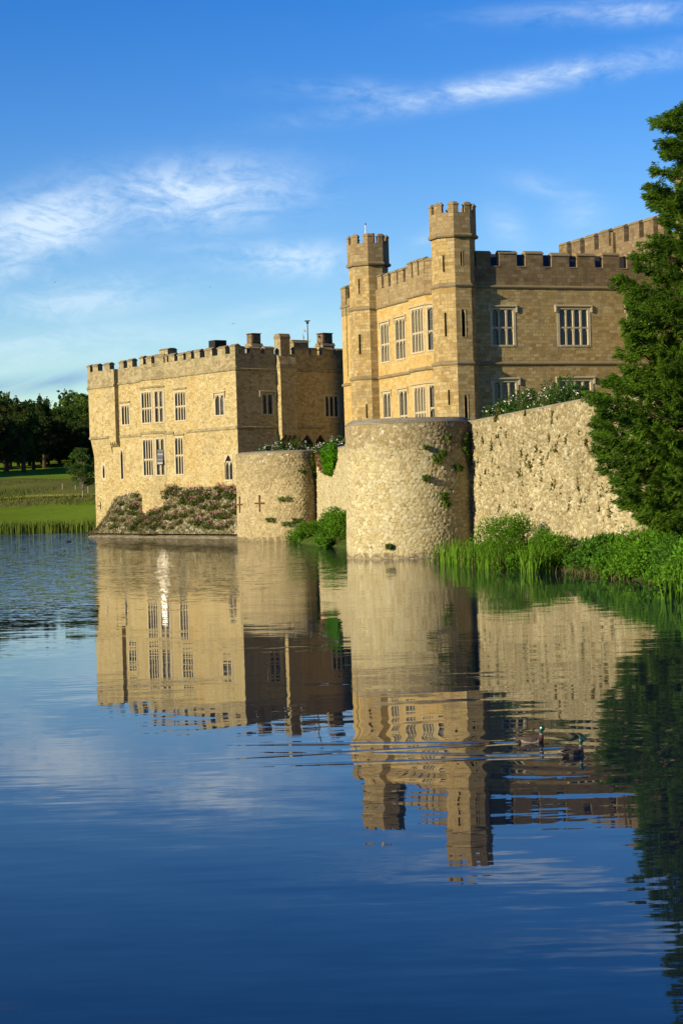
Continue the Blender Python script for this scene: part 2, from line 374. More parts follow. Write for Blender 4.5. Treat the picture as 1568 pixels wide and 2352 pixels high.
M_LEDGE = stone('ledge_stone', [(.26, .21, .13), (.42, .36, .24), (.18, .14, .08), (.52, .47, .36)], .35, .2, 'rubble', (.10, .08, .045), .12, .15, blotch=((.16, .14, .07), 1.0, .5, .6), bump=.9, fine=.9, rand=1.0)
def glass(name, tint=(.02, .022, .025), rough=.03, curtain=False):
    m, nt, N, L, b = new_mat(name)
    uv = N.new('ShaderNodeUVMap').outputs[0]
    br = N.new('ShaderNodeTexBrick'); L.new(uv, br.inputs['Vector']); br.offset = 0
    br.inputs['Scale'].default_value = 1; br.inputs['Brick Width'].default_value = .17; br.inputs['Row Height'].default_value = .24
    br.inputs['Mortar Size'].default_value = .012; br.inputs['Color1'].default_value = (0, 0, 0, 1); br.inputs['Color2'].default_value = (1, 1, 1, 1); br.inputs['Mortar'].default_value = (0, 0, 0, 1)
    n = noisen(N, L, uv, 1.1, 2)
    base = mixc(N, L, mathn(N, L, 'MULTIPLY', mathn(N, L, 'SUBTRACT', n.outputs[0], .5), 5.0, clamp=True), tint, (.09, .085, .07) if not curtain else (.30, .29, .26))
    col = mixc(N, L, br.outputs['Fac'], base, (.05, .05, .05))
    L.new(col, b.inputs['Base Color']); b.inputs['IOR'].default_value = 1.5
    L.new(mathn(N, L, 'ADD', mathn(N, L, 'MULTIPLY', br.outputs['Fac'], .5), rough), b.inputs['Roughness'])
    bp = N.new('ShaderNodeBump'); bp.inputs['Strength'].default_value = .15; bp.inputs['Distance'].default_value = .03
    L.new(br.outputs['Color'], bp.inputs['Height']); L.new(bp.outputs[0], b.inputs['Normal'])
    return m
M_GLASS = glass('leaded_glass'); M_GLASSC = glass('leaded_glass_curtain', (.05, .05, .05), .05, True)
def sun_glass():
    m, nt, N, L, b = new_mat('sunlit_glass')
    b.inputs['Base Color'].default_value = (.03, .03, .03, 1); b.inputs['Roughness'].default_value = .10; b.inputs['IOR'].default_value = 1.6
    return m
M_MIRROR = sun_glass()
M_DARK = plain('dark_void', (.008, .007, .006), .9)
M_IRON = plain('dark_iron', (.03, .025, .022), .6, metallic=.4)
M_RUST = plain('rusty_iron', (.12, .05, .02), .85, .4, 3)
M_WHITE = plain('white_paint', (.75, .75, .72), .5, .1)
M_POT = plain('terracotta', (.42, .13, .05), .85)
M_SLATE = plain('dark_slate', (.03, .03, .033), .8)
M_LEAD = plain('roof_lead', (.10, .10, .10), .7)
M_BARK = plain('bark', (.075, .05, .032), .95, .5, 4, bump=.6)
M_BARKP = plain('pale_bark', (.30, .26, .2), .9, .4, 4)
M_YEW = foliage('yew_needles', (.060, .150, .018), (.165, .31, .03), (.27, .32, .045), 2.6, .42)
M_OAK = foliage('deciduous_leaves', (.05, .10, .022), (.105, .18, .04), None, .8, .3)
M_PINE = foliage('dark_conifer', (.022, .045, .016), (.06, .10, .03), None, .8, .2)
M_BIRCH = foliage('birch_leaves', (.045, .10, .025), (.085, .165, .04), None, 1.2, .35)
M_NETTLE = foliage('bank_leaves', (.085, .23, .018), (.19, .45, .035), (.31, .54, .08), 2.5, .42)
M_SHRUB = foliage('shrub_leaves', (.075, .20, .016), (.16, .38, .03), (.27, .47, .06), 2.0, .38)
M_REED = foliage('reed_blades', (.09, .22, .02), (.22, .46, .04), (.45, .58, .10), 3.0, .48)
M_REEDF = foliage('far_reeds', (.12, .19, .035), (.23, .31, .06), (.46, .42, .18), .6, .4)
M_NETTLE2 = foliage('bank_leaves_dark', (.06, .175, .025), (.135, .33, .04), (.22, .42, .07), 2.5, .4)
M_NETTLE3 = foliage('bank_leaves_yellow', (.13, .27, .018), (.25, .47, .035), (.37, .55, .08), 2.5, .42)
M_ROSE = foliage('rose_leaves', (.035, .09, .018), (.07, .17, .03), (.11, .22, .05), 3.0, .35)
M_PETAL = plain('white_petals', (.78, .77, .68), .7, .08)
M_PINK = plain('pink_petals', (.46, .17, .23), .7, .4, 2)
M_IVY = foliage('ivy_leaves', (.05, .17, .008), (.10, .32, .012), (.17, .42, .02), 4.0, .35)
M_CREEP = foliage('red_creeper', (.13, .055, .03), (.22, .10, .05), None, 3.0, .3)
M_TUFT = foliage('wall_plants', (.13, .11, .035), (.19, .18, .05), (.24, .15, .06), 3.0, .45)
M_FERN = foliage('wall_ferns', (.07, .135, .025), (.14, .23, .045), None, 3.0, .35)
M_DRY = foliage('dry_stalks', (.12, .11, .045), (.22, .19, .09), (.50, .46, .34), 5.0, .3)
M_GRASSY = foliage('rough_grass', (.10, .13, .03), (.18, .20, .055), (.30, .27, .10), .25, .4)

# ------------------------------------------------------------------ architecture helpers
def string_course(mb, fr, s0, s1, z, q=0, proj=.13, mat=0):
    mb.fprism(fr, s0, s1, [(q - .05, z - .17), (q + proj * .6, z - .15), (q + proj, z - .07), (q + proj, z), (q - .05, z + .15)], mat)
def merlon(parent, fr, s0, s1, z0, z1, q=0, t=.48):
    mb = MB(); cap = .24 + random.uniform(-.03, .04); z1 += random.uniform(-.05, .05); s0 += random.uniform(-.05, .05); s1 += random.uniform(-.05, .05)
    mb.fbox(fr, s0, s1, q - t, q, z0, z1 - cap, 0)
    o = .07
    mb.fprism(fr, s0 - o * .6, s1 + o * .6, [(q - t - o, z1 - cap + .003), (q + o, z1 - cap + .003), (q + o, z1 - cap + .07), (q - t * .42, z1), (q - t * .6, z1), (q - t - o, z1 - cap + .07)], 1)
    return mb
def crenel_sill(mb, fr, s0, s1, z, q=0, t=.48, mat=1):
    mb.fprism(fr, s0 + .05, s1 - .05, [(q - t, z + .003), (q + .06, z + .003), (q + .06, z + .05), (q - t * .5, z + .13), (q - t, z + .13)], mat)
def arch_plate(mb, fr, a, b, z0, z1, q, depth, mat=0, pointed=False, n=8):
    """spandrels over a light: fills between an arch (springing z0, crown z1) and the flat top z1+.04"""
    top = z1 + .05; mid = (a + b) / 2; hw = (b - a) / 2
    pts = []
    for i in range(n + 1):
        x = -1 + 2 * i / n
        if pointed: y = 1 - abs(x) ** 1.45 * 1.0
        else: y = (1 - abs(x) ** 2.6) ** .62
        pts.append((mid + x * hw, z0 + (z1 - z0) * y))
    for i in range(n):
        p, r = pts[i], pts[i + 1]
        mb.face([fr.p(p[0], q, p[1]), fr.p(r[0], q, r[1]), fr.p(r[0], q, top), fr.p(p[0], q, top)], mat)
        mb.face([fr.p(p[0], q, p[1]), fr.p(p[0], q - depth, p[1]), fr.p(r[0], q - depth, r[1]), fr.p(r[0], q, r[1])], mat)
def window(parent, fr, s0, s1, z0, z1, q=0, lights=3, tiers=2, split=.5, hood=True, fw_=.13, mw_=.125, gl=None, archh=.30, glint_pane=None, name='window', sill=True, hoodw=.2):
    mb = MB(); d = .24; pr = .025
    e = .06
    mb.fbox(fr, s0 - e, s0 + fw_, q - d, q + pr, z0 - e, z1 + e)
    mb.fbox(fr, s1 - fw_, s1 + e, q - d, q + pr, z0 - e, z1 + e)
    mb.fbox(fr, s0 + fw_, s1 - fw_, q - d, q + pr - .004, z1 - .07, z1 + e)
    mb.fbox(fr, s0 + fw_, s1 - fw_, q - d, q + pr + .03, z0 - e, z0 + .07)
    a0, a1 = s0 + fw_, s1 - fw_
    w = (a1 - a0 - mw_ * (lights - 1)) / lights
    zs = [z0 + .07, z1 - .07]
    if tiers == 2:
        zt = z0 + (z1 - z0) * split
        mb.fbox(fr, a0, a1, q - .17, q - .022, zt - .05, zt + .05)
        bands = [(z0 + .07, zt - .05), (zt + .05, z1 - .07)]
    else: bands = [(zs[0], zs[1])]
    for i in range(lights):
        b0 = a0 + i * (w + mw_)
        if i: mb.fbox(fr, b0 - mw_, b0, q - .17, q - .018, z0 + .07, z1 - .07)
        for (c0, c1) in bands:
            arch_plate(mb, fr, b0, b0 + w, c1 - min(archh, w * .8), c1 - .03, q - .05, .1)
    o = mb.build(name, M_WIN, parent)
    pm = MB(); pm.face([fr.p(a0, q - .16, z0 + .05), fr.p(a1, q - .16, z0 + .05), fr.p(a1, q - .16, z1 - .05), fr.p(a0, q - .16, z1 - .05)])
    pm.build('pane', gl or M_GLASS, o)
    if hood:
        hm = MB(); h0, h1 = s0 - hoodw, s1 + hoodw
        hm.fprism(fr, h0, h1, [(q - .03, z1 + .10), (q + .12, z1 + .12), (q + .14, z1 + .19), (q - .03, z1 + .27)])
        for (x0, x1) in ((h0, h0 + .13), (h1 - .13, h1)):
            hm.fbox(fr, x0 + .003, x1 - .003, q - .03, q + .115, z1 - .28, z1 + .105)
        hm.build('hood_mould', M_WIN, o)
    return o
def slit(parent, fr, s0, s1, z0, z1, q=0, arched=True, surround=.09, name='lancet_window', mat=None, pane=None):
    mb = MB(); d = .22
    mb.fbox(fr, s0 - surround, s0, q - d, q + .022, z0 - surround, z1 + surround)
    mb.fbox(fr, s1, s1 + surround, q - d, q + .022, z0 - surround, z1 + surround)
    mb.fbox(fr, s0, s1, q - d, q + .018, z0 - surround, z0); mb.fbox(fr, s0, s1, q - d, q + .018, z1, z1 + surround)
    if arched: arch_plate(mb, fr, s0, s1, z1 - (s1 - s0) * 1.1, z1, q - .01, .12, pointed=True)
    o = mb.build(name, mat or M_WIN, parent)
    p = MB(); p.face([fr.p(s0, q - .17, z0), fr.p(s1, q - .17, z0), fr.p(s1, q - .17, z1), fr.p(s0, q - .17, z1)]); p.build('pane', pane or M_DARK, o)
    return o
def H(s0, s1, z0, z1): return (s0, s1, z0, z1)

# ------------------------------------------------------------------ the gloriette (low block on the left)
GL_L, GL_R = (-22.4, 165.0), (-8.2, 146.0)
e_l = (Vector(GL_R) - Vector(GL_L)).normalized(); n_l = Vector((e_l.y, -e_l.x)); GLEN = (Vector(GL_R) - Vector(GL_L)).length
e_r = -n_l.copy(); n_r = e_l.copy()
FL = Fr(GL_L, e_l, n_l); FRr = Fr(GL_R, e_r, n_r)
def gloriette():
    t = thing('castle_block', 'low golden rubble castle block with bay window standing straight out of the lake', 'castle building', (-12, 158, 0))
    bay_f = Fr(FL.p(9.5, .6, 0), e_l, n_l)                    # front of the bay, s 0..2.1
    p0 = FL.p(11.6, .6, 0); p1 = FL.p(12.65, 0, 0); ec = (p1 - p0); cl = ec.length; ec.normalize(); nc = Vector((ec.y, -ec.x, 0))
    if nc.dot(FL.n) < 0: nc = -nc
    bay_c = Fr(p0, ec, nc)
    q0 = FL.p(8.9, 0, 0); q1 = FL.p(9.5, .6, 0); eb = (q1 - q0); bl = eb.length; eb.normalize(); nb = Vector((eb.y, -eb.x, 0))
    if nb.dot(FL.n) < 0: nb = -nb
    bay_b = Fr(q0, eb, nb)
    W = dict(w3=H(5.15, 6.65, 9.9, 11.7), w4=H(14.2, 16.05, 9.85, 12.35), w2=H(20.45, 21.95, 10.0, 11.75), lo3=H(14.0, 15.45, 5.3, 8.5), lan=H(4.82, 5.2, 5.15, 7.7), lans=H(1.52, 1.86, 5.3, 6.45), goth=H(21.72, 22.82, 4.75, 6.75))
    bu = H(.18, 1.98, 9.85, 12.6); blo = H(.2, 1.98, 5.3, 8.5)
    cu = H(.1, cl - .1, 9.85, 12.6); clo = H(.1, cl - .1, 5.3, 8.5)
    w = MB(); Z = 14.95
    w.fwall(FL, 0, 8.9, -1, Z, 0, [W['w3'], W['lan'], W['lans']])
    w.fwall(FL, 12.65, GLEN, -1, Z, 0, [W['w4'], W['w2'], W['lo3'], W['goth']])
    w.fwall(bay_b, 0, bl, -1, Z); w.fwall(bay_f, 0, 2.1, -1, Z, 0, [bu, blo]); w.fwall(bay_c, 0, cl, -1, Z, 0, [cu, clo])
    rw2, rw3 = H(2.4, 3.62, 9.95, 11.7), H(8.75, 10.35, 9.75, 11.6)
    w.fwall(FRr, 0, 13, -1, Z, 0, [rw2, rw3])
    A, B = FL.p(0, 0, 0), FRr.p(13, 0, 0); C_ = B + FL.n * -GLEN * 0 + Vector((-e_l.x * GLEN, -e_l.y * GLEN, 0))
    for (a, b) in ((A, C_), (C_, B)): w.face([a + Vector((0, 0, -1)), b + Vector((0, 0, -1)), b + Vector((0, 0, Z)), a + Vector((0, 0, Z))])
    # projecting closet tower at the far end, corbelled out
    w.fbox(FL, -.003, 4.75, -.1, .4, 9.03, 13.6)
    w.fprism(FL, -.002, 3.4, [(-.05, 7.3), (.003, 7.3), (.30, 8.8), (.33, 9.031), (-.05, 9.031)])
    w.fbox(FL, 3.45, 4.747, -.1, .397, 8.45, 9.03)
    # closet tower on the shaded side
    w.fbox(FRr, 3.99, 5.64, -.1, .57, 8.25, 13.75)
    w.build('wall', M_GLOR, t)
    r = MB(); zr = 14.2
    r.face([FL.p(.6, -.6, zr), FL.p(GLEN - .6, -.6, zr), FRr.p(12.6, -.6, zr), C_ + Vector((.3, -.3, zr))]); r.build('roof', M_LEAD, t)
    # parapet band, lichen covered: 13.7 .. 14.95, a few mm proud
    pb = MB(); pr = .012
    pb.fwall(FL, 4.75, 8.9, 13.72, Z, pr); pb.fwall(FL, 12.65, GLEN + .012, 13.72, Z, pr)
    pb.fwall(bay_b, 0, bl, 13.72, Z, pr); pb.fwall(bay_f, -.005, 2.105, 13.72, Z, pr); pb.fwall(bay_c, 0, cl, 13.72, Z, pr); pb.fwall(FRr, -.012, 13, 13.72, Z, pr)
    pb.fbox(FL, -.05, 4.78, -.3, .43, 13.6, Z)
    pb.fbox(FRr, 3.95, 5.68, -.3, .60, 13.75, 14.1)
    pb.fprism(FRr, 3.97, 5.66, [(.003, 14.1), (.58, 14.1), (.33, 14.75), (.003, 14.9)])
    for (fr, a, b) in ((FL, 4.75, GLEN), (FRr, 0, 13)):
        pb.face([fr.p(a, -.48, Z), fr.p(b, -.48, Z), fr.p(b, -.48, zr), fr.p(a, -.48, zr)])
        pb.face([fr.p(a, pr, Z), fr.p(b, pr, Z), fr.p(b, -.48, Z), fr.p(a, -.48, Z)])
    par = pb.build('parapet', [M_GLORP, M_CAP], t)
    L1 = [(.0, .5), (1.05, 1.95), (3.0, 4.1), (5.0, 5.85), (6.5, 7.4), (12.9, 13.2), (13.5, 14.45), (14.95, 15.85), (16.25, 17.1), (17.55, 18.45), (19.15, 20.35), (21.1, 22.3), (22.95, GLEN + .02)]
    for (a, b) in L1:
        q = .43 if a < 4.2 else .014
        merlon(par, FL, a, b, Z + .002, 15.66 + random.uniform(-.04, .04), q).build('merlon', [M_GLORP, M_CAP], par)
    for (a, b) in ((.1, .75), (1.2, 2.1)): merlon(par, bay_f, a, b, Z + .002, 15.7, .014).build('merlon', [M_GLORP, M_CAP], par)
    merlon(par, bay_c, .35, cl, Z + .002, 15.7, .014).build('merlon', [M_GLORP, M_CAP], par)
    for (a, b) in ((.5, 1.0), (1.4, 2.5), (2.85, 3.85), (5.85, 7.3), (7.55, 8.2), (8.75, 9.85), (10.2, 11.5)):
        merlon(par, FRr, a, b, Z + .002, 15.58, .014).build('merlon', [M_GLORP, M_CAP], par)
    # string courses
    sc = MB()
    string_course(sc, FL, 4.8, 8.9, 13.68); string_course(sc, FL, 12.65, GLEN + .1, 13.72); string_course(sc, bay_f, -.05, 2.15, 13.7); string_course(sc, bay_c, 0, cl, 13.7); string_course(sc, FRr, -.1, 3.98, 13.68); string_course(sc, FRr, 5.65, 13, 13.68)
    string_course(sc, FL, -.1, 4.8, 13.55, .43, .1)
    string_course(sc, FL, 4.8, 8.9, 8.95, 0, .1); string_course(sc, FL, 12.65, 14, 8.93, 0, .1); string_course(sc, FL, 16, GLEN + .08, 8.95, 0, .11); string_course(sc, FRr, -.08, 3.98, 8.95, 0, .11); string_course(sc, FRr, 5.66, 8.7, 8.95, 0, .11)
    string_course(sc, FL, -.05, 3.4, 8.98, .39, .07); string_course(sc, bay_f, -.03, 2.13, 9.05, 0, .08); string_course(sc, bay_c, 0, cl, 9.05, 0, .08)
    sc.build('string_course', M_GLORP, t)
    for k in range(4):
        c = MB(); x = 3.5 + k * .36; c.fprism(FL, x, x + .2, [(-.02, 8.0), (.12, 8.05), (.38, 8.3), (.39, 8.45), (-.02, 8.45)]); c.build('corbel', M_GLOR, t)
    for k in range(4):
        c = MB(); x = 4.05 + k * .44; c.fprism(FRr, x, x + .22, [(-.02, 7.75), (.16, 7.8), (.52, 8.08), (.55, 8.25), (-.02, 8.25)]); c.build('corbel', M_GLOR, t)
    # plinth below the bay, slightly wider
    pl = MB(); o = .06
    pts = [FL.p(8.85, -.05, 0), FL.p(9.46, .68, 0), FL.p(11.66, .68, 0), FL.p(12.75, -.05, 0)]
    pl.hexa([p + Vector((0, 0, -.5)) for p in pts], [p + Vector((0, 0, 5.12)) for p in pts]); pl.build('bay_plinth', M_GLOR, t)
    # windows
    window(t, FL, *W['w3'], lights=3, tiers=1, hood=False); window(t, FL, *W['w4'], lights=4, tiers=2, hood=False); window(t, FL, *W['lo3'], lights=3, tiers=2, split=.52, hood=False)
    window(t, FL, *W['w2'], lights=2, tiers=1, hood=True, hoodw=.12, archh=.4, gl=M_GLASSC)
    window(t, bay_f, *bu, lights=4, tiers=2, split=.48, hood=False); window(t, bay_f, *blo, lights=4, tiers=2, split=.45, hood=False)
    window(t, bay_c, *cu, lights=2, tiers=2, split=.48, hood=False, gl=M_GLASSC); window(t, bay_c, *clo, lights=2, tiers=2, split=.45, hood=False, gl=M_GLASSC)
    # pane added at the lower bay window, tilted to throw sun on the lake
    cc_ = bay_c.p(cl * .52, .10, 6.9); dc = (Vector((0, 0, -CAM_H)) - cc_).normalized(); nn_ = (S + dc).normalized()
    ex = Vector((0, 0, 1)).cross(nn_).normalized(); ez = nn_.cross(ex)
    oc = MB()
    for kq in range(8):
        z_a, z_b = -.62 + kq * .155, -.62 + (kq + 1) * .155 - .006; lean = (nn_.z - (.102 - .0075 * ((kq * 5) % 8))) * .155
        oc.face([cc_ + ex * -.27 + ez * z_a, cc_ + ex * .27 + ez * z_a, cc_ + ex * .27 + ez * z_b + nn_ * lean, cc_ + ex * -.27 + ez * z_b + nn_ * lean])
    for a_, b_, c_, d_ in ((-.30, -.27, -.65, .65), (.27, .30, -.65, .65), (-.27, .27, -.65, -.62), (-.27, .27, .62, .65)):
        q8 = [cc_ + ex * x_ + ez * z_ + nn_ * y_ for y_ in (-.02, .02) for x_, z_ in ((a_, c_), (b_, c_), (b_, d_), (a_, d_))]; oc.hexa(q8[:4], q8[4:], 1)
    oc.build('glint_pane', [M_MIRROR, M_IRON], t)
    for fr_, a_, b_, z_ in ((bay_f, -.03, 2.13, 12.85), (bay_c, 0, cl, 12.85), (FL, 14.05, 16.2, 12.5), (FL, 13.85, 15.6, 8.62), (FL, 5.0, 6.8, 11.85)):
        hm = MB(); hm.fprism(fr_, a_, b_, [(-.02, z_), (.09, z_ + .02), (.11, z_ + .09), (-.02, z_ + .18)]); hm.build('hood_mould', M_GLORP, t)
    slit(t, FL, *W['lan'], surround=.14); slit(t, FL, *W['lans'], surround=.24, arched=True)
    # gothic two light window
    g = MB(); s0, s1, z0, z1 = W['goth']; mid = (s0 + s1) / 2
    for dpt, ex in ((.0, .16), (.1, .06)):
        g.fbox(FL, s0 - ex, s0 - ex + .1, -.25, .02 - dpt, z0 - .06, z1 - .75); g.fbox(FL, s1 + ex - .1, s1 + ex, -.25, .02 - dpt, z0 - .06, z1 - .75)
    arch_plate(g, FL, s0 - .06, s1 + .06, z1 - .76, z1, .018, .22, pointed=True, n=14)
    g.fbox(FL, s0 - .06, s1 + .06, -.25, .05, z0 - .14, z0); g.fbox(FL, mid - .05, mid + .05, -.16, -.05, z0, z1 - .62)
    for a, b in ((s0 + .04, mid - .05), (mid + .05, s1 - .04)): arch_plate(g, FL, a, b, z1 - .95, z1 - .55, -.07, .08, pointed=True)
    go = g.build('gothic_window', M_WIN, t)
    p = MB(); p.face([FL.p(s0 - .1, -.17, z0), FL.p(s1 + .1, -.17, z0), FL.p(s1 + .1, -.17, z1), FL.p(s0 - .1, -.17, z1)]); p.build('pane', M_GLASS, go)
    window(t, FRr, *rw2, lights=2, tiers=1, hood=True, hoodw=.2); window(t, FRr, *rw3, lights=3, tiers=1, hood=False)
    # doorway arches low on the shaded side
    for (a, b) in ((6.3, 7.45), (7.7, 8.8)):
        d = MB(); d.fbox(FRr, a - .14, a, -.1, .06, 6, 7.5); d.fbox(FRr, b, b + .14, -.1, .06, 6, 7.5); arch_plate(d, FRr, a - .14, b + .14, 7.4, 8.32, .055, .05, pointed=True, n=12)
        d2 = d.build('doorway', M_GLOR, t); p = MB(); p.face([FRr.p(a, .012, 6), FRr.p(b, .012, 6), FRr.p(b, .012, 7.6), FRr.p((a + b) / 2, .012, 8.3), FRr.p(a, .012, 7.6)]); p.build('door_leaf', M_DARK, d2)
    d = MB(); d.fbox(FRr, 9.4, 10.6, -.05, .07, 9.25, 9.4); d.fbox(FRr, 9.4, 9.52, -.05, .06, 7.4, 9.25); d.fbox(FRr, 9.94, 10.06, -.05, .05, 7.4, 9.25); d.fbox(FRr, 10.48, 10.6, -.05, .06, 7.4, 9.25); d.build('blind_niche', M_GLOR, t)
    # tall stack over the shaded closet tower
    c = MB(); c.fbox(FRr, 4.25, 5.2, -.55, .32, 14.3, 16.35); c.fbox(FRr, 4.2, 5.25, -.6, .37, 16.2, 16.32, 1); c.fprism(FRr, 4.2, 5.25, [(-.6, 16.352), (.37, 16.352), (.2, 16.62), (-.4, 16.62)], 1); c.build('chimney', [M_GLORP, M_CAP], t)
    # louvred chimneys and roof stacks
    for (px, py0, py1, Y, wd, lou) in ((421, 205, 345, 158, .9, True), (1110, 202, 345, 158, 1.0, True)):
        P = at(488 + .238 * px, 717.7 + .238 * py0, Y); f = Fr((P.x, P.y), e_r, n_r)
        c = MB(); c.fbox(f, -wd * .62, wd * .62, -wd, 0.1, 14, P.z - 1.1, 0)
        c.fprism(f, -wd * .68, wd * .68, [(-wd - .1, P.z - 1.098), (.2, P.z - 1.098), (.0, P.z - .82), (-wd + .1, P.z - .82)], 1)
        ch = c.build('chimney', [M_GLORP, M_CAP], t)
        l = MB(); l.fbox(f, -wd * .5, wd * .5, -wd * .9, .0, P.z - .818, P.z, 0)
        for k in range(6):
            z = P.z - .72 + k * .11; l.fbox(f, -wd * .5 - .03, -wd * .5 + .02, -wd * .8, -.1, z, z + .05, 1); l.fbox(f, -wd * .4, wd * .4, -.02, .03, z, z + .05, 1)
        l.fbox(f, -wd * .56, wd * .56, -wd * .96, .06, P.z + .002, P.z + .06, 0); l.build('louvre', [M_RUST, M_GLORP], ch)
    P0, P1 = at(492.8, 781, 158), at(523.5, 806, 158); f = Fr(((P0.x + P1.x) / 2, 158), e_r, n_r)
    c = MB(); c.fbox(f, -.68, .68, -1.2, 0, 14, P0.z - .75, 1); c.fbox(f, -.6, .6, -1.1, -.08, P0.z - .75, P0.z, 0); c.build('chimney', [M_IRON, M_GLORP], t)
    P = at(375, 799.8, 166); f = Fr((P.x, P.y), e_l, n_l)
    c = MB(); c.fbox(f, -.75, .75, -1, 0, 14, P.z - .15, 0); c.fprism(f, -.8, .8, [(-1.05, P.z - .147), (.05, P.z - .147), (-.25, P.z), (-.75, P.z)], 1); c.build('chimney', [M_GLORP, M_CAP], t)
    P = at(690, 782, 158); f = Fr((P.x, P.y), e_r, n_r)
    c = MB(); c.fbox(f, -.75, .75, -1.1, 0, 14, P.z - .2, 0); c.fprism(f, -.85, .85, [(-1.2, P.z - .197), (.1, P.z - .197), (-.2, P.z + .08), (-.9, P.z + .08)], 1); c.build('chimney', [M_GLORP, M_CAP], t)
    # iron tie plates at the far corner
    k = MB(); k.fbox(FL, .35, .95, 0, .04, 2.75, 2.82); k.fbox(FL, .9, .98, 0.003, .05, 2.45, 3.1); k.build('wall_anchor', M_IRON, t)
    rl = MB(); a = FRr.p(7.9, -1.6, 15.6); b = FRr.p(8.9, -1.6, 14.9)
    rl.tube(a, b, .035, n=6); rl.tube(FRr.p(7.9, -1.6, 15.2), FRr.p(8.9, -1.6, 14.5), .03, n=6); rl.tube(FRr.p(7.9, -1.6, 14), a, .035, n=6); rl.build('handrail', M_IRON, t)
gloriette()

# rubble slope at its foot
def slope_top(s):
    a = [(0, .3), (1.0, .8), (2.4, 2.2), (4.0, 3.6), (6.5, 3.95), (8.4, 3.5), (8.9, 2.3), (10, 2.0), (11.6, 2.0), (12.2, 2.6), (12.9, 3.9), (14, 4.25), (18, 4.25), (23.7, 4.1)]
    return float(np.interp(s, [p[0] for p in a], [p[1] for p in a]))
def slope_pt(s, k):
    tp = slope_top(s); z = .35 + (tp - .35) * k if tp > .35 else tp
    bay = .6 if 9.0 < s < 12.0 else 0
    q = bay + .06 + (1.15 - bay * .3) * (1 - k) ** 1.15 + .10 * math.sin(s * 2.3 + k * 5) * k * (1 - k) * 3
    return FL.p(s, q, z)
def rubble_slope():
    mb = MB(); ns, nk = 110, 14
    for i in range(ns):
        for j in range(nk):
            s0, s1 = .2 + (GLEN + 1.2) * i / ns, .2 + (GLEN + 1.2) * (i + 1) / ns; k0, k1 = j / nk, (j + 1) / nk
            mb.face([slope_pt(s0, k0), slope_pt(s1, k0), slope_pt(s1, k1), slope_pt(s0, k1)], 0, [(s0, k0 * 4), (s1, k0 * 4), (s1, k1 * 4), (s0, k1 * 4)])
    t = thing('rubble_slope', 'sloping bank of loose rubble and dry stalks at the foot of the low castle block', 'rubble bank', tuple(FL.p(12, 1, 0)))
    mb.build('slope', M_RUBBLE, t)
    l = MB(); l.fprism(FL, .6, GLEN + 1.3, [(-.1, -.6), (1.28, -.6), (1.24, .02), (1.0, .13), (-.1, .42)]); l.build('ledge', M_LEDGE, t)
    n = 5200
    pts = np.array([slope_pt(random.uniform(.6, GLEN + 1.2), random.uniform(0, .98)) for _ in range(n)])
    pts += np.array(FL.n)[None, :] * rng.uniform(0, .25, n)[:, None]
    st = np_mesh('dry_stalks', leaf_quads(pts, .34, .05, np.tile(np.array([0, -.3, 1.0]), (n, 1)), .8), 4, M_DRY, t); st['kind'] = 'stuff'
rubble_slope()

# pink flowering clumps on the slope
def flower_clump():
    t = thing('flowering_clump', 'pink flowering clump with grey green leaves on the rubble slope below the low block', 'flowers', (0, 0, 0), 'pink flowering clumps on the rubble slope')
    n = 300; d = unit(n); d[:, 2] = abs(d[:, 2]); r = rng.uniform(.2, 1.25, n)[:, None]
    c = d * r * np.array([.5, .5, .42])
    np_mesh('leaves', leaf_quads(c, .17, .07, d + np.array([0, 0, .6]), .5), 4, M_FERN, t)
    n = 46; d = unit(n); d[:, 2] = abs(d[:, 2]) + .2; c = d / np.linalg.norm(d, axis=1)[:, None] * np.array([.5, .5, .6]) * rng.uniform(.8, 1.15, n)[:, None]
    np_mesh('blossoms', leaf_quads(c, .12, .10), 4, M_PINK, t)
    return t
fc0 = flower_clump(); first = True
def place_clumps():
    global first
    spots = []
    for _ in range(900):
        s, k = random.uniform(1.2, 24.6), random.uniform(.1, .97)
        if slope_top(s) < 1.2: continue
        dens = .25 if s < 8.9 else (.9 if s > 12.5 else .8)
        if s < 7 and k > .55: dens = .06
        if random.random() > dens: continue
        P = slope_pt(s, k)
        if any((P - p).length < .55 for p in spots): continue
        spots.append(P)
        if len(spots) >= 92: break
    for i, P in enumerate(spots):
        sc = random.uniform(.5, 1.35)
        if i == 0: fc0.location = P; fc0.rotation_euler = (0, 0, 1); fc0.scale = (sc, sc, sc)
        else: copy_tree(fc0, P, random.uniform(0, 6.3), (sc, sc, sc * random.uniform(.8, 1.2)))
place_clumps()

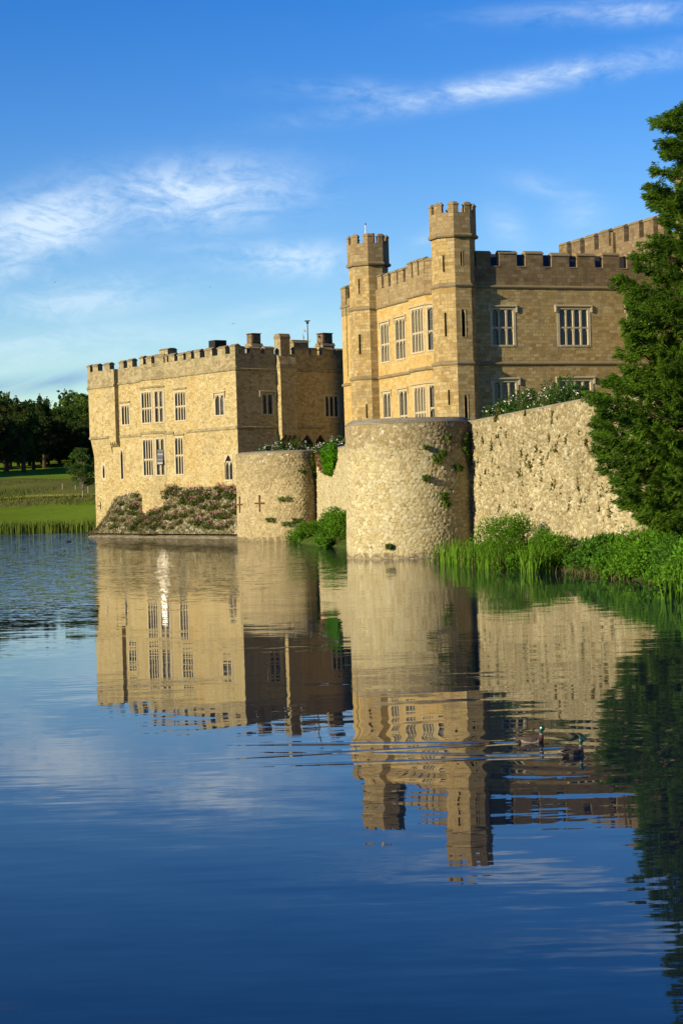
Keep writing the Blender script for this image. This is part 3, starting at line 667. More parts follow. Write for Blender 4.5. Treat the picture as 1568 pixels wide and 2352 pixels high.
# ------------------------------------------------------------------ main block with the two turrets
U = Vector((5.85, -15.1)).normalized(); V = Vector((-U.y, U.x))
FT, RT = Vector((8.58, 130.2)), Vector((8.58, 130.2)) - U * 16.2
FM = Fr(FT, U, -V)                       # sunlit front, s negative towards the far turret
RW = Fr((10.4, 130.0), V, U)             # long side facing the water
def turret(parent, c, R0, slits, corner_holes):
    """octagonal turret: flat faces square to the walls"""
    verts_a = [math.atan2(U.y, U.x) + R(22.5 + 45 * k) for k in range(8)]
    def ring(rad, z): return [Vector((c.x + rad * math.cos(a), c.y + rad * math.sin(a), z)) for a in verts_a]
    segs = [(-1, 12.5, R0 + .07, M_ASH), (12.5, 18.05, R0 + .03, M_ASH), (18.05, 21.6, R0 - .03, M_ASH), (21.6, 23.2, R0 + .08, M_ASHT)]
    mb = MB()
    for si, (z0, z1, rad, _m) in enumerate(segs):
        if z0 < 5: z0 = 5.5
        rr = ring(rad, 0)
        for k in range(8):
            a, b = rr[k], rr[(k + 1) % 8]; mid = (a + b) / 2; n = Vector((mid.x - c.x, mid.y - c.y))
            e = (b - a); fr = Fr(a, e, n); Ln = e.length
            holes = [(h[1], h[2], h[3], h[4]) for h in slits if h[0] == k and z0 - .01 <= h[3] and h[4] <= z1 + .01]
            holes = [(Ln - h[1], Ln - h[0], h[2], h[3]) if False else h for h in holes]
            mb.fwall(fr, 0, Ln, z0, z1, 0, holes, 1 if si == 3 else 0)
    topn = ring(R0 + .08, 23.2); inn = ring(R0 - .3, 23.2)
    for k in range(8):
        mb.face([topn[k], topn[(k + 1) % 8], inn[(k + 1) % 8], inn[k]], 1)
    low = ring(R0 - .3, 22.2)
    for k in range(8): mb.face([inn[k], inn[(k + 1) % 8], low[(k + 1) % 8], low[k]], 1)
    mb.face(low, 1)
    t = mb.build('turret', [M_ASH, M_ASHT], parent)
    for z, rad in ((12.5, R0 + .03), (18.05, R0), (21.6, R0 + .06)):
        s = MB(); pr = [(rad - .05, z - .2), (rad + .10, z - .16), (rad + .17, z - .06), (rad + .17, z + .02), (rad - .05, z + .2)]
        for i in range(len(pr) - 1):
            A, B = ring(*pr[i]), ring(*pr[i + 1])
            for k in range(8): s.face([A[k], A[(k + 1) % 8], B[(k + 1) % 8], B[k]])
        s.build('string_course', M_CAP, t)
    for k in range(8):
        v = ring(R0 + .08, 0)[k]; pv = ring(R0 + .08, 0)[k - 1]; nv = ring(R0 + .08, 0)[(k + 1) % 8]; vi = ring(R0 - .3, 0)[k]
        d1 = (pv - v).normalized(); d2 = (nv - v).normalized(); wl = .40
        outl = [v + d1 * wl, v, v + d2 * wl, vi + d2 * (wl - .14), vi, vi + d1 * (wl - .14)]
        if (outl[1] - outl[0]).cross(outl[2] - outl[1]).z < 0: outl.reverse()
        cen = sum(outl, Vector((0, 0, 0))) / 6
        m = MB(); m.hexa([p + Vector((0, 0, 23.203)) for p in outl], [p + Vector((0, 0, 23.72)) for p in outl], 0)
        big = [cen + (p - cen) * 1.16 for p in outl]; sm = [cen + (p - cen) * .62 for p in outl]
        m.hexa([p + Vector((0, 0, 23.722)) for p in big], [p + Vector((0, 0, 23.80)) for p in big], 1)
        m.hexa([p + Vector((0, 0, 23.801)) for p in big], [p + Vector((0, 0, 23.97)) for p in sm], 1)
        m.build('merlon', [M_ASHT, M_CAP], t)
    for (k, a, b, z0, z1, kind) in slits:
        for (sz0, sz1, rad, _m) in segs:
            if sz0 <= z0 < sz1:
                rr = ring(rad, 0); A, B = rr[k], rr[(k + 1) % 8]; mid = (A + B) / 2
                fr = Fr(A, B - A, Vector((mid.x - c.x, mid.y - c.y)))
                slit(t, fr, a, b, z0, z1, arched=(kind == 'lancet'), surround=.05, name='lancet_window' if kind == 'lancet' else 'arrow_slit', mat=M_ASH)
    return t
def main_block():
    t = thing('main_castle', 'tall ashlar castle range with two octagonal battlemented turrets and rows of mullioned windows', 'castle building', (14, 140, 6))
    w = MB(); Zp = 19.45
    Wf = [H(-14.1, -12.25, 13.6, 16.65), H(-11.15, -9.05, 13.6, 16.75), H(-14.0, -12.3, 8.4, 11.2), H(-10.75, -9.0, 8.4, 11.2)]
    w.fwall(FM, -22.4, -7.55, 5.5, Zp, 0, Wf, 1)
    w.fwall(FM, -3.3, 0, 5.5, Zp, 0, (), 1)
    bf = Fr(FM.p(-6.95, .6, 0), U, -V)
    p0, p1 = FM.p(-3.9, .6, 0), FM.p(-3.2, -.1, 0); ec = p1 - p0; cl = ec.length; nc = Vector((ec.y, -ec.x, 0)); nc = nc if nc.dot(FM.n) > 0 else -nc
    bc = Fr(p0, ec, nc)
    q0, q1 = FM.p(-7.55, 0, 0), FM.p(-6.95, .6, 0); eb = q1 - q0; nb = Vector((eb.y, -eb.x, 0)); nb = nb if nb.dot(FM.n) > 0 else -nb
    bb = Fr(q0, eb, nb); bl = eb.length
    bu, bd = H(.36, 2.72, 13.75, 17.05), H(.5, 2.8, 8.4, 11.2)
    cu, cd = H(.08, .80, 13.75, 17.0), H(.08, .82, 8.4, 11.25)
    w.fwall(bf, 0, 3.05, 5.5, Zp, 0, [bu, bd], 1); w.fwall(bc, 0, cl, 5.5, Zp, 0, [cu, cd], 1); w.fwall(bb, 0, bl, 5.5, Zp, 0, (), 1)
    Wr = [H(.8, 2.72, 13.75, 16.45), H(6.2, 8.85, 13.75, 16.5), H(6.1, 8.95, 8.6, 11.25), H(.8, 2.8, 8.6, 11.2), H(12.0, 14.0, 13.75, 16.5)]
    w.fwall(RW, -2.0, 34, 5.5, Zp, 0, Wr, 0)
    # back and far sides
    A = FM.p(-22.4, 0, 0); B = A + Vector((V.x, V.y, 0)) * 36; Cc = RW.p(34, 0, 0)
    for (a, b) in ((A, B), (B, Cc)): w.face([a + Vector((0, 0, 5.5)), b + Vector((0, 0, 5.5)), b + Vector((0, 0, Zp)), a + Vector((0, 0, Zp))], 0)
    w.build('wall', [M_ASH, M_ASHO], t)
    r = MB(); r.fprism(RW, 1.0, 33, [(-1.3, 18.61), (-1.3, 19.2), (-4.2, 20.95), (-7.5, 18.61)]); r.build('slate_roof', M_SLATE, t)
    r = MB(); r.face([FM.p(-22, -.6, 18.6), FM.p(.5, -.6, 18.6), RW.p(33.5, -.6, 18.6), B + Vector((0, 0, 18.6))]); r.build('roof', M_LEAD, t)
    pr = .014
    pb = MB(); pbf = MB()
    pbf.fwall(FM, -22.42, -7.55, 18.07, Zp, pr); pbf.fwall(FM, -3.3, -.5, 18.07, Zp, pr); pbf.fwall(bf, -.006, 3.056, 18.07, Zp, pr); pbf.fwall(bc, 0, cl, 18.07, Zp, pr); pbf.fwall(bb, 0, bl, 18.07, Zp, pr); pb.fwall(RW, -2, 34, 18.07, Zp, pr)
    for (pb_, fr, a, b) in ((pbf, FM, -22.4, 0), (pb, RW, -1, 34)):
        pb_.face([fr.p(a, -.48, Zp), fr.p(b, -.48, Zp), fr.p(b, -.48, 18.6), fr.p(a, -.48, 18.6)])
        pb_.face([fr.p(a, pr, Zp), fr.p(b, pr, Zp), fr.p(b, -.48, Zp), fr.p(a, -.48, Zp)])
    pbf.face([bf.p(0, pr, Zp), bf.p(3.05, pr, Zp), bf.p(3.6, -.9, Zp), bf.p(-.6, -.9, Zp)])
    ml = [(-.3, .86), (1.57, 3.0), (3.68, 5.12), (5.82, 7.28), (7.92, 9.38), (10.03, 11.5), (12.15, 13.6), (14.25, 15.7), (16.4, 17.85), (18.5, 20.0)]
    for i in range(len(ml) - 1): crenel_sill(pb, RW, ml[i][1], ml[i + 1][0], Zp)
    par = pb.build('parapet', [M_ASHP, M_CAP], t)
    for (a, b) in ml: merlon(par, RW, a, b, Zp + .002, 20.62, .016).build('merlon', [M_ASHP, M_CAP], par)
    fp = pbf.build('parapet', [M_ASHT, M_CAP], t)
    for (a, b) in ((-14.4, -13.55), (-13.05, -12.15), (-11.6, -10.5), (-10.2, -9.2), (-8.75, -7.9), (-22.42, -21.25), (-20.4, -19.3), (-18.6, -17.9)):
        merlon(fp, FM, a, b, Zp + .002, 20.64, .016).build('merlon', [M_ASHT, M_CAP], fp)
    for (a, b) in ((-.02, .75), (1.05, 1.85), (2.15, 3.07)): merlon(fp, bf, a, b, Zp + .002, 20.7, .016).build('merlon', [M_ASHT, M_CAP], fp)
    merlon(fp, bc, 0.02, .72, Zp + .002, 20.7, .016).build('merlon', [M_ASHT, M_CAP], fp)
    sc = MB()
    for z in (12.5, 18.05):
        string_course(sc, FM, -16, -7.5, z, 0, .15); string_course(sc, bf, -.06, 3.1, z, 0, .16); string_course(sc, bc, -.03, cl, z, 0, .16); string_course(sc, RW, -1, 34, z, 0, .15)
    string_course(sc, FM, -22.5, -17, 18.9, 0, .13); string_course(sc, FM, -22.5, -17, 12.4, 0, .13)
    sc.build('string_course', M_CAP, t)
    window(t, FM, *Wf[0], lights=3, tiers=2, split=.47, hoodw=.16); window(t, FM, *Wf[1], lights=3, tiers=2, split=.47, hoodw=.16)
    window(t, FM, *Wf[2], lights=2, tiers=2, split=.3, hoodw=.16); window(t, FM, *Wf[3], lights=2, tiers=2, split=.3, hoodw=.16)
    window(t, bf, *bu, lights=4, tiers=2, split=.45, hood=False, fw_=.16, mw_=.14); window(t, bf, *bd, lights=4, tiers=2, split=.32, hood=False, fw_=.16, mw_=.14)
    window(t, bc, *cu, lights=1, tiers=2, split=.45, hood=False, fw_=.09, gl=M_GLASSC); window(t, bc, *cd, lights=1, tiers=2, split=.4, hood=False, fw_=.09)
    for z in (17.15, 11.35):
        for fr_, a_, b_ in ((bf, -.05, 3.1), (bc, -.02, cl)):
            h = MB(); h.fprism(fr_, a_, b_, [(-.02, z), (.1, z + .02), (.12, z + .09), (-.02, z + .18)]); h.build('hood_mould', M_WIN, t)
    window(t, RW, *Wr[0], lights=3, tiers=2, split=.49, hoodw=.2); window(t, RW, *Wr[1], lights=4, tiers=2, split=.49, hoodw=.22, fw_=.16)
    window(t, RW, *Wr[2], lights=4, tiers=2, split=.3, hoodw=.2, fw_=.16); window(t, RW, *Wr[3], lights=3, tiers=2, split=.3, hoodw=.2); window(t, RW, *Wr[4], lights=3, tiers=2, split=.49, hoodw=.2)
    # chimney pot just over the parapet
    c = MB(); P = RW.p(3.3, -3, 20.55); c.tube(P + Vector((0, 0, -2)), P, .22, .17, 10); c.build('chimney_pot', M_POT, t)
    # slits: face 7 looks along U (grazed by the sun), face 6 is turned to the camera's left, face 5 faces -V
    turret(t, FT, 1.60, [(7, .46, .60, 19.4, 20.4, 'slit'), (7, .42, .72, 14.35, 16.3, 'lancet'), (7, .46, .72, 8.4, 10.2, 'lancet'), (6, .30, .44, 19.0, 20.2, 'slit'), (6, .36, .52, 14.4, 16.1, 'slit'), (6, .5, .64, 9.5, 10.6, 'slit')], ())
    rt_ = turret(t, RT, 1.60, [(6, .72, .86, 9.3, 10.4, 'slit'), (6, .25, .42, 14.4, 16.0, 'slit'), (6, .3, .42, 19.2, 20.4, 'slit')], ())
    p = MB(); P = at(909.5 - 70, 436.35 + .238 * 405, 145); p.tube((P.x, P.y, 22.3), (P.x, P.y, 24.35), .06, n=8, mat=0); p.tube((P.x, P.y, 24.35), (P.x, P.y, 24.8), .045, n=8, mat=0); p.tube((P.x, P.y, 24.8), (P.x, P.y, 24.95), .05, n=8, mat=1); p.build('flagpole', [M_WHITE, M_RUST], t)
    p = MB(); p.tube((P.x + .5, P.y, 22.3), (P.x + .5, P.y, 24.12), .22, .2, 10); p.build('chimney_pot', M_POT, t)
    # tall slits on the plain far end wall
    slit(t, FM, -19.7, -19.2, 14.9, 17.0, .02, arched=False, surround=.04, name='arrow_slit', mat=M_ASH); slit(t, FM, -19.6, -19.25, 12.8, 13.5, .02, arched=False, surround=.04, name='arrow_slit', mat=M_ASH)
    d = MB(); d.tube(FM.p(-21.2, .06, 20.4), FM.p(-21.2, .06, 13), .025, n=6); d.build('lightning_rod', M_FERN, t)
main_block()

def wing():
    t = thing('castle_wing', 'higher battlemented wing rising behind the long parapet at the right', 'castle building', (24, 145, 6))
    FW = Fr((18.75, 151.2), U, -V); Zp, Ln = 22.35, 16.6
    w = MB(); w.fwall(FW, 0, Ln, 17, Zp)
    E = FW.p(Ln, 0, 0); fr2 = Fr(E, V, U); w.fwall(fr2, 0, 25, 17, Zp); A = FW.p(0, 0, 0); B = A + Vector((V.x, V.y, 0)) * 25
    w.face([A + Vector((0, 0, 17)), B + Vector((0, 0, 17)), B + Vector((0, 0, Zp)), A + Vector((0, 0, Zp))])
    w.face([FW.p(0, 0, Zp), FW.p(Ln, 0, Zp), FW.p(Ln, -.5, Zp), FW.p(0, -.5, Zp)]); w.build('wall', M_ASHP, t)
    r = MB(); r.face([FW.p(.3, -.4, 21.8), FW.p(Ln, -.4, 21.8), fr2.p(25, -.4, 21.8), B + Vector((0, 0, 21.8))]); r.build('roof', M_LEAD, t)
    for (a, b) in ((.02, 1.5), (2.2, 3.75), (4.45, 6.0), (6.75, 8.35), (9.1, 10.75), (11.5, 13.0), (13.7, 15.15), (15.85, 16.6)):
        merlon(t, FW, a, b, Zp + .002, 23.72, 0).build('merlon', [M_ASHP, M_CAP], t)
    for a in (3, 7, 11, 15): merlon(t, fr2, a, a + 1.5, Zp + .002, 23.7, 0).build('merlon', [M_ASHP, M_CAP], t)
    c = MB(); c.fbox(FW, 9.15, 9.45, 0, .25, 18, 23.3); c.build('pilaster', M_ASHP, t)
    for s in (9.3, 9.8, 14.2): c = MB(); P = FW.p(s, -1.6, 0); c.tube(P + Vector((0, 0, 22)), P + Vector((0, 0, 23.98)), .2, .17, 10); c.tube(P + Vector((0, 0, 23.9)), P + Vector((0, 0, 24.02)), .23, n=10); c.build('chimney_pot', M_POT, t)
wing()
def keep():
    t = thing('castle_tower', 'square pale stone tower half hidden behind the big yew at the right edge', 'castle tower', (27, 126, 6))
    P = at(1557, 440, 126); f = Fr((P.x, P.y), V, U)
    w = MB(); w.fbox(f, 5.3, 14, -9, 0, 5.5, 26); w.build('wall', M_ASH, t)
    for a in (0, 2.1, 4.2, 6.3): merlon(t, f, a + 5.32, a + 6.6, 26.002, 27.2, 0).build('merlon', [M_ASHP, M_CAP], t)
    f2 = Fr(f.p(5.3, -9, 0), U, -V)
    for a in (.1, 2.2, 4.3, 6.4): merlon(t, f2, a, a + 1.3, 26.002, 27.2, 0).build('merlon', [M_ASHP, M_CAP], t)
keep()

# ------------------------------------------------------------------ curtain walls
def laid_skin(t, P, nor, cu, close, z0, z1, batter, rise, mats, top_band, laid):
    bw, bh, dep, reg = laid['bw'], laid['bh'], laid['dep'], laid['reg']; step = .055
    L_ = cu[-1]; nu = int(L_ / step); us = np.linspace(0, L_, nu + 1)
    idx = np.arange(len(cu)); n = len(P)
    px = np.array([P[i % n].x for i in idx]); py = np.array([P[i % n].y for i in idx]); qx = np.array([nor[i % n].x for i in idx]); qy = np.array([nor[i % n].y for i in idx])
    rz = np.array([(rise(i % n) if rise else 0.0) for i in idx])
    X, Y = np.interp(us, cu, px), np.interp(us, cu, py); NX, NY = np.interp(us, cu, qx), np.interp(us, cu, qy); RZ = np.interp(us, cu, rz)
    zlo = max(z0, -.15); nz_ = int((z1 - zlo) / step); zs = np.linspace(zlo, z1, nz_ + 1)
    Ug, Zg = np.meshgrid(us, zs)
    # courses that wander: jittered seeds on a running bond
    wz = Zg + .05 * np.sin(Ug * 1.7) + .04 * np.sin(Ug * 4.1 + 1); wu = Ug + .05 * np.sin(Zg * 3.3)
    gx, gz = wu / bw, wz / bh
    r = np.random.default_rng(laid.get('seed', 3)); M1, M2 = 512, 256
    jx, jz, tone, ht, sz = r.uniform(-.5, .5, (M2, M1)), r.uniform(-.5, .5, (M2, M1)), r.uniform(0, 1, (M2, M1)), r.uniform(0, 1, (M2, M1)), r.uniform(0, 1, (M2, M1))
    f1 = np.full(gx.shape, 9.0); f2 = np.full(gx.shape, 9.0); T = np.zeros(gx.shape); Hh = np.zeros(gx.shape)
    ci, ri = np.floor(gx).astype(int), np.floor(gz).astype(int)
    for dj in (-1, 0, 1):
        for di in (-2, -1, 0, 1, 2):
            rr = (ri + dj) % M2; off = .5 * ((ri + dj) % 2); cc = (ci + di) % M1
            sx_ = ci + di + .5 + off + jx[rr, cc] * (1 - reg) * 1.2; sz_ = ri + dj + .5 + jz[rr, cc] * (1 - reg)
            d = (np.abs(gx - sx_) ** 2.6 + np.abs((gz - sz_) * 1.0) ** 2.6) ** (1 / 2.6) - sz[rr, cc] * .22 * (1 - reg * .5)
            new = d < f1; f2 = np.where(new, f1, np.minimum(f2, d)); T = np.where(new, tone[rr, cc], T); Hh = np.where(new, ht[rr, cc], Hh); f1 = np.where(new, d, f1)
    e = np.clip((f2 - f1) / .22, 0, 1); face = e * e * (3 - 2 * e)
    big = .5 + .5 * np.sin(Ug * .9 + 1.3 * np.sin(Zg * .7)) * np.sin(Zg * 1.1 + Ug * .33)
    rough = laid['rough'](Ug, Zg) if 'rough' in laid else np.ones_like(Ug)
    fine = r.normal(size=Ug.shape) * .006
    h = dep * rough * (face * (.55 + .75 * Hh) - .25) + fine * rough + .03 * (big - .5)
    k = (z1 - Zg) / (z1 - z0)
    Q = batter * k + .02 + h
    V_ = np.stack([X[None] + NX[None] * Q, Y[None] + NY[None] * Q, Zg + RZ[None] * (Zg - z0) / (z1 - z0)], -1).reshape(-1, 3) - np.array(WLOC[t.name])
    w_ = nu + 1; i0 = (np.arange(nz_)[:, None] * w_ + np.arange(nu)[None]).ravel(); F = np.stack([i0, i0 + 1, i0 + w_ + 1, i0 + w_], 1)
    me = bpy.data.meshes.new('wall'); me.vertices.add(len(V_)); me.vertices.foreach_set('co', V_.astype(np.float32).ravel())
    me.loops.add(F.size); me.loops.foreach_set('vertex_index', F.astype(np.int32).ravel()); me.polygons.add(len(F)); me.polygons.foreach_set('loop_start', np.arange(0, F.size, 4, dtype=np.int32))
    me.polygons.foreach_set('use_smooth', np.ones(len(F), bool))
    zc = Zg[:-1, :-1].ravel() + .12 * np.sin(Ug[:-1, :-1].ravel() * 2.1) + .1 * np.sin(Ug[:-1, :-1].ravel() * 5.3)
    me.polygons.foreach_set('material_index', (zc > z1 - top_band).astype(np.int32) if top_band > 0 else np.zeros(len(F), np.int32))
    me.update(calc_edges=True)
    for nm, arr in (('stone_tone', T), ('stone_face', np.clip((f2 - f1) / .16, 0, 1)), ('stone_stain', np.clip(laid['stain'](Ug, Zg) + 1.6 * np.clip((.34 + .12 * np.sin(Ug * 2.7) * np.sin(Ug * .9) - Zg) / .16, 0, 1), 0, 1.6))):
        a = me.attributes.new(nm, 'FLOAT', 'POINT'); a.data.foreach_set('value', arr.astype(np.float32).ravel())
    uvl = me.uv_layers.new(name='UVMap'); uvv = np.stack([Ug.ravel(), Zg.ravel()], 1)[F.ravel()]; uvl.data.foreach_set('uv', uvv.astype(np.float32).ravel())
    o = link('wall', me, mats, t)
def curtain(name, label, pts, z0, z1, mats, thick=.7, batter=.0, close=False, top_band=1.0, loc=None, coping=True, smooth=True, cop_h=.3, rise=None, laid=None):
    t = thing(name, label, 'stone wall', loc or (pts[0][0], pts[0][1], 0))
    n = len(pts); P = [Vector((p[0], p[1], 0)) for p in pts]; nor = []
    for i in range(n):
        if close: a, b = P[i - 1], P[(i + 1) % n]
        else: a, b = P[max(0, i - 1)], P[min(n - 1, i + 1)]
        d = (b - a).normalized(); nor.append(Vector((d.y, -d.x, 0)))
    m = MB(); cu = [0.0]
    for i in range(1, n + (1 if close else 0)): cu.append(cu[-1] + (P[i % n] - P[i - 1]).length)
    zs = [z0 + (z1 - top_band - z0) * k / 10 for k in range(11)] + ([z1] if top_band > 0 else [])
    jit = {}
    def J(i, z):
        key = (i % n, round(z, 2))
        if key not in jit: jit[key] = random.uniform(-.025, .025)
        return jit[key]
    def pt(i, z, q=0.0):
        zz_ = z + (rise(i % n) * (z - z0) / (z1 - z0) if rise else 0)
        return P[i % n] + nor[i % n] * (batter * (z1 - z) / (z1 - z0) + q + (J(i, z) if q == 0 else 0)) + Vector((0, 0, zz_))
    rng_i = range(n if close else n - 1)
    for i in rng_i:
        for j in range(len(zs) - 1):
            a, b = zs[j], zs[j + 1]
            m.face([pt(i, a), pt(i + 1, a), pt(i + 1, b), pt(i, b)], 1 if (top_band > 0 and j == len(zs) - 2) else 0, [(cu[i], a), (cu[i + 1], a), (cu[i + 1], b), (cu[i], b)], False)
        m.face([pt(i, z1), pt(i + 1, z1), pt(i + 1, z1, -thick), pt(i, z1, -thick)], 1)
        m.face([pt(i, z1, -thick), pt(i + 1, z1, -thick), pt(i + 1, z0, -thick), pt(i, z0, -thick)], 0)
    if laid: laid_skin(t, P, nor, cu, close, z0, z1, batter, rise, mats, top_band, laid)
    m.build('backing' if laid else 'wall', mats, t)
    if coping:
        c = MB(); prof = [(-thick - .05, z1 + .004), (.05, z1 + .004), (.05, z1 + .08), (-.28, z1 + cop_h), (-thick + .1, z1 + cop_h), (-thick - .05, z1 + .08)]
        def cp(i, k):
            q, z = prof[k]; v = pt(i, z1, q if q != 0 else .001); v.z += z - z1; return v
        for i in rng_i:
            for k in range(len(prof)): c.face([cp(i, k), cp(i + 1, k), cp(i + 1, (k + 1) % len(prof)), cp(i, (k + 1) % len(prof))], 0, [(cu[i], k), (cu[i + 1], k), (cu[i + 1], k + 1), (cu[i], k + 1)])
        c.build('coping', M_COPING, t)
    return t
BC, BR = Vector((3.83, 99.5)), 3.46
bp = [(BC.x + BR * math.cos(a), BC.y + BR * math.sin(a)) for a in [2 * math.pi * k / 64 for k in range(64)]]
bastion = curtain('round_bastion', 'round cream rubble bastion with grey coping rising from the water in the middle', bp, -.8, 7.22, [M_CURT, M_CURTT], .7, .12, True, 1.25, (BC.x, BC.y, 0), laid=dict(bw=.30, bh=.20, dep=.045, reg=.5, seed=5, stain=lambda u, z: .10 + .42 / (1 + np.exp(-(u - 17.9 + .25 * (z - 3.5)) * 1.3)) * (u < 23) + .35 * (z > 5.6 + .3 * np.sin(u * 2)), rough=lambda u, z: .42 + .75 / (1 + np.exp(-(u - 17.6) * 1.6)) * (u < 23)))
ft = MB(); 
def foot_ring():
    A = [Vector((BC.x + (BR + .16) * math.cos(2 * math.pi * k / 64), BC.y + (BR + .16) * math.sin(2 * math.pi * k / 64), 0)) for k in range(64)]
    B = [Vector((BC.x + (BR + .10) * math.cos(2 * math.pi * k / 64), BC.y + (BR + .10) * math.sin(2 * math.pi * k / 64), .22)) for k in range(64)]
    for k in range(64):
        a, b = A[k], A[(k + 1) % 64]
        ft.face([a + Vector((0, 0, -.5)), b + Vector((0, 0, -.5)), b, a], 0, [(k * .34, 0), (k * .34 + .34, 0), (k * .34 + .34, .5), (k * .34, .5)])
        ft.face([a, b, B[(k + 1) % 64], B[k]], 0, [(k * .34, .5), (k * .34 + .34, .5), (k * .34 + .34, .8), (k * .34, .8)])
foot_ring(); ft.build('footing', M_LEDGE, bastion)
def bez(pts, n):
    out = []
    P = [Vector((p[0], p[1])) for p in pts]
    for i in range(len(P) - 1):
        p0, p1, p2, p3 = P[max(0, i - 1)], P[i], P[i + 1], P[min(len(P) - 1, i + 2)]
        for k in range(n):
            t = k / n; out.append(.5 * ((2 * p1) + (p2 - p0) * t + (2 * p0 - 5 * p1 + 4 * p2 - p3) * t * t + (3 * p1 - p0 - 3 * p2 + p3) * t ** 3))
    out.append(P[-1]); return [(p.x, p.y) for p in out]
A_PTS = [(-8.1, 147)] + [(-7.85, 137.45)] + bez([(-7.85, 137.4), (-6.6, 135.0), (-4.6, 133.4), (-3.0, 133.0), (-2.2, 133.6), (-1.7, 134.6)], 6)[1:]
wall_a = curtain('curtain_wall', 'low curved rubble wall with iron crosses beside the low castle block', A_PTS, -.8, 6.52, [M_CURTL, M_CURTT], .7, .10, False, .7, (-5, 134, 0), cop_h=.2, laid=dict(bw=.29, bh=.21, dep=.05, reg=.7, seed=8, stain=lambda u, z: .25 + .45 / (1 + np.exp(-(u - 14.5) * 1.2)) + .35 * (z > 4.3 + .5 * np.sin(u * 1.3)), rough=lambda u, z: .6 + .8 / (1 + np.exp(-(u - 14.0) * 1.2))))
B_PTS = [(-1.8 + (2.1 - -1.8) * k / 16, 136.0 + (103.0 - 136.0) * k / 16) for k in range(17)]
B_PTS = [(-1.85, 134.7), (-1.3, 131), (-.6, 127), (.0, 123), (.5, 119.5), (1.0, 114), (1.7, 107), (2.2, 102.5)]
wall_b = curtain('curtain_wall', 'pale recessed wall carrying the bright ivy between the two curved bastions', B_PTS, -.8, 6.55, [M_CURT, M_CURTT], .7, .1, False, .5, (0, 120, 0), cop_h=.15, laid=dict(bw=.30, bh=.2, dep=.06, reg=.4, seed=9, stain=lambda u, z: .25 + 0 * u))
D_PTS = [(6.2, 98.4), (7.22, 97.9)] + [(7.22 + (11.1 - 7.22) * k / 10, 97.9 + (79.4 - 97.9) * k / 10) for k in range(1, 11)] + [(12.2, 75.6), (14, 74.0), (20, 72.5), (40, 70)]
wall_d = curtain('curtain_wall', 'long stained rubble wall with tufts of weeds between round bastion and yew', D_PTS, -.8, 7.24, [M_CURTD, M_CURTD], .8, .15, False, .0, (10, 90, 0), cop_h=.12, laid=dict(bw=.30, bh=.17, dep=.11, reg=.25, seed=12, stain=lambda u, z: .30 + .35 * (z > 4.6 + .8 * np.sin(u * .6)) + .25 * np.sin(u * .9) * np.sin(u * .37 + z)), rise=lambda i: .025 * max(0, min(i, 12) - 1))
# iron crosses on the left wall
def on_poly(px, py, pts, pushed=.06):
    d = fw + rt * ((px - 784) / F_PX) - up * ((py - 1176) / F_PX); best = None
    for i in range(len(pts) - 1):
        a, b = Vector(pts[i]), Vector(pts[i + 1]); e = b - a
        den = d.x * e.y - d.y * e.x
        if abs(den) < 1e-9: continue
        t = (a.x * e.y - a.y * e.x) / den; u_ = (a.x * d.y - a.y * d.x) / den
        if -.02 <= u_ <= 1.02 and t > 0 and (best is None or t < best[0]):
            nn = Vector((e.y, -e.x, 0)).normalized(); best = (t, nn)
    if best is None: return None
    return Vector((0, 0, CAM_H)) + d * best[0] + best[1] * pushed, best[1]
for (px, py) in ((553.5, 1159), (598.5, 1156)):
    r_ = on_poly(px, py, A_PTS, .10)
    if r_:
        P, n = r_; e = Vector((-n.y, n.x, 0)); f = Fr((P.x, P.y), e, n)
        k = MB(); k.fbox(f, -.055, .055, -.03, .05, P.z - .62, P.z + .62); k.fbox(f, -.5, .5, -.03, .047, P.z - .05, P.z + .06); k.build('wall_anchor', M_RUST, wall_a)

# ------------------------------------------------------------------ ground, water
def ground_mat(name, a, b, c, scale):
    m, nt, N, L, bs = new_mat(name)
    g = N.new('ShaderNodeNewGeometry').outputs['Position']
    n1 = noisen(N, L, g, scale, 8, .7); n2 = noisen(N, L, g, scale * .12, 4, .6)
    f = mathn(N, L, 'ADD', mathn(N, L, 'MULTIPLY', n1.outputs[0], .5), mathn(N, L, 'MULTIPLY', n2.outputs[0], .5))
    L.new(ramp(N, L, f, [(.35, a), (.52, b), (.66, c)]), bs.inputs['Base Color']); bs.inputs['Roughness'].default_value = 1; bs.inputs['Specular IOR Level'].default_value = 0
    bp = N.new('ShaderNodeBump'); bp.inputs['Strength'].default_value = .6; bp.inputs['Distance'].default_value = .2
    L.new(n1.outputs[0], bp.inputs['Height']); L.new(bp.outputs[0], bs.inputs['Normal'])
    return m
M_LAWN = ground_mat('mown_lawn', (.17, .26, .025), (.215, .325, .032), (.27, .36, .05), .5)
M_MEAD = ground_mat('rough_meadow', (.13, .16, .035), (.20, .215, .055), (.28, .26, .08), .35)
M_SOIL = ground_mat('bank_soil', (.05, .07, .02), (.07, .12, .025), (.11, .085, .045), 1.5)
M_GARD = ground_mat('garden_ground', (.05, .09, .02), (.07, .11, .03), (.10, .09, .05), 1.0)
M_MULCH = plain('pine_litter', (.16, .07, .03), .95, .3, 1)
def far_z(y):
    return float(np.interp(y, [-400, -60, 3, 7, 12, 184.5, 187, 191, 225, 275, 310, 350, 600, 1500, 4000], [6, 3, 2.3, 1.0, -1.2, -1.2, .2, .75, 2.8, 5.65, 7.7, 10.3, 19, 30, 40]))
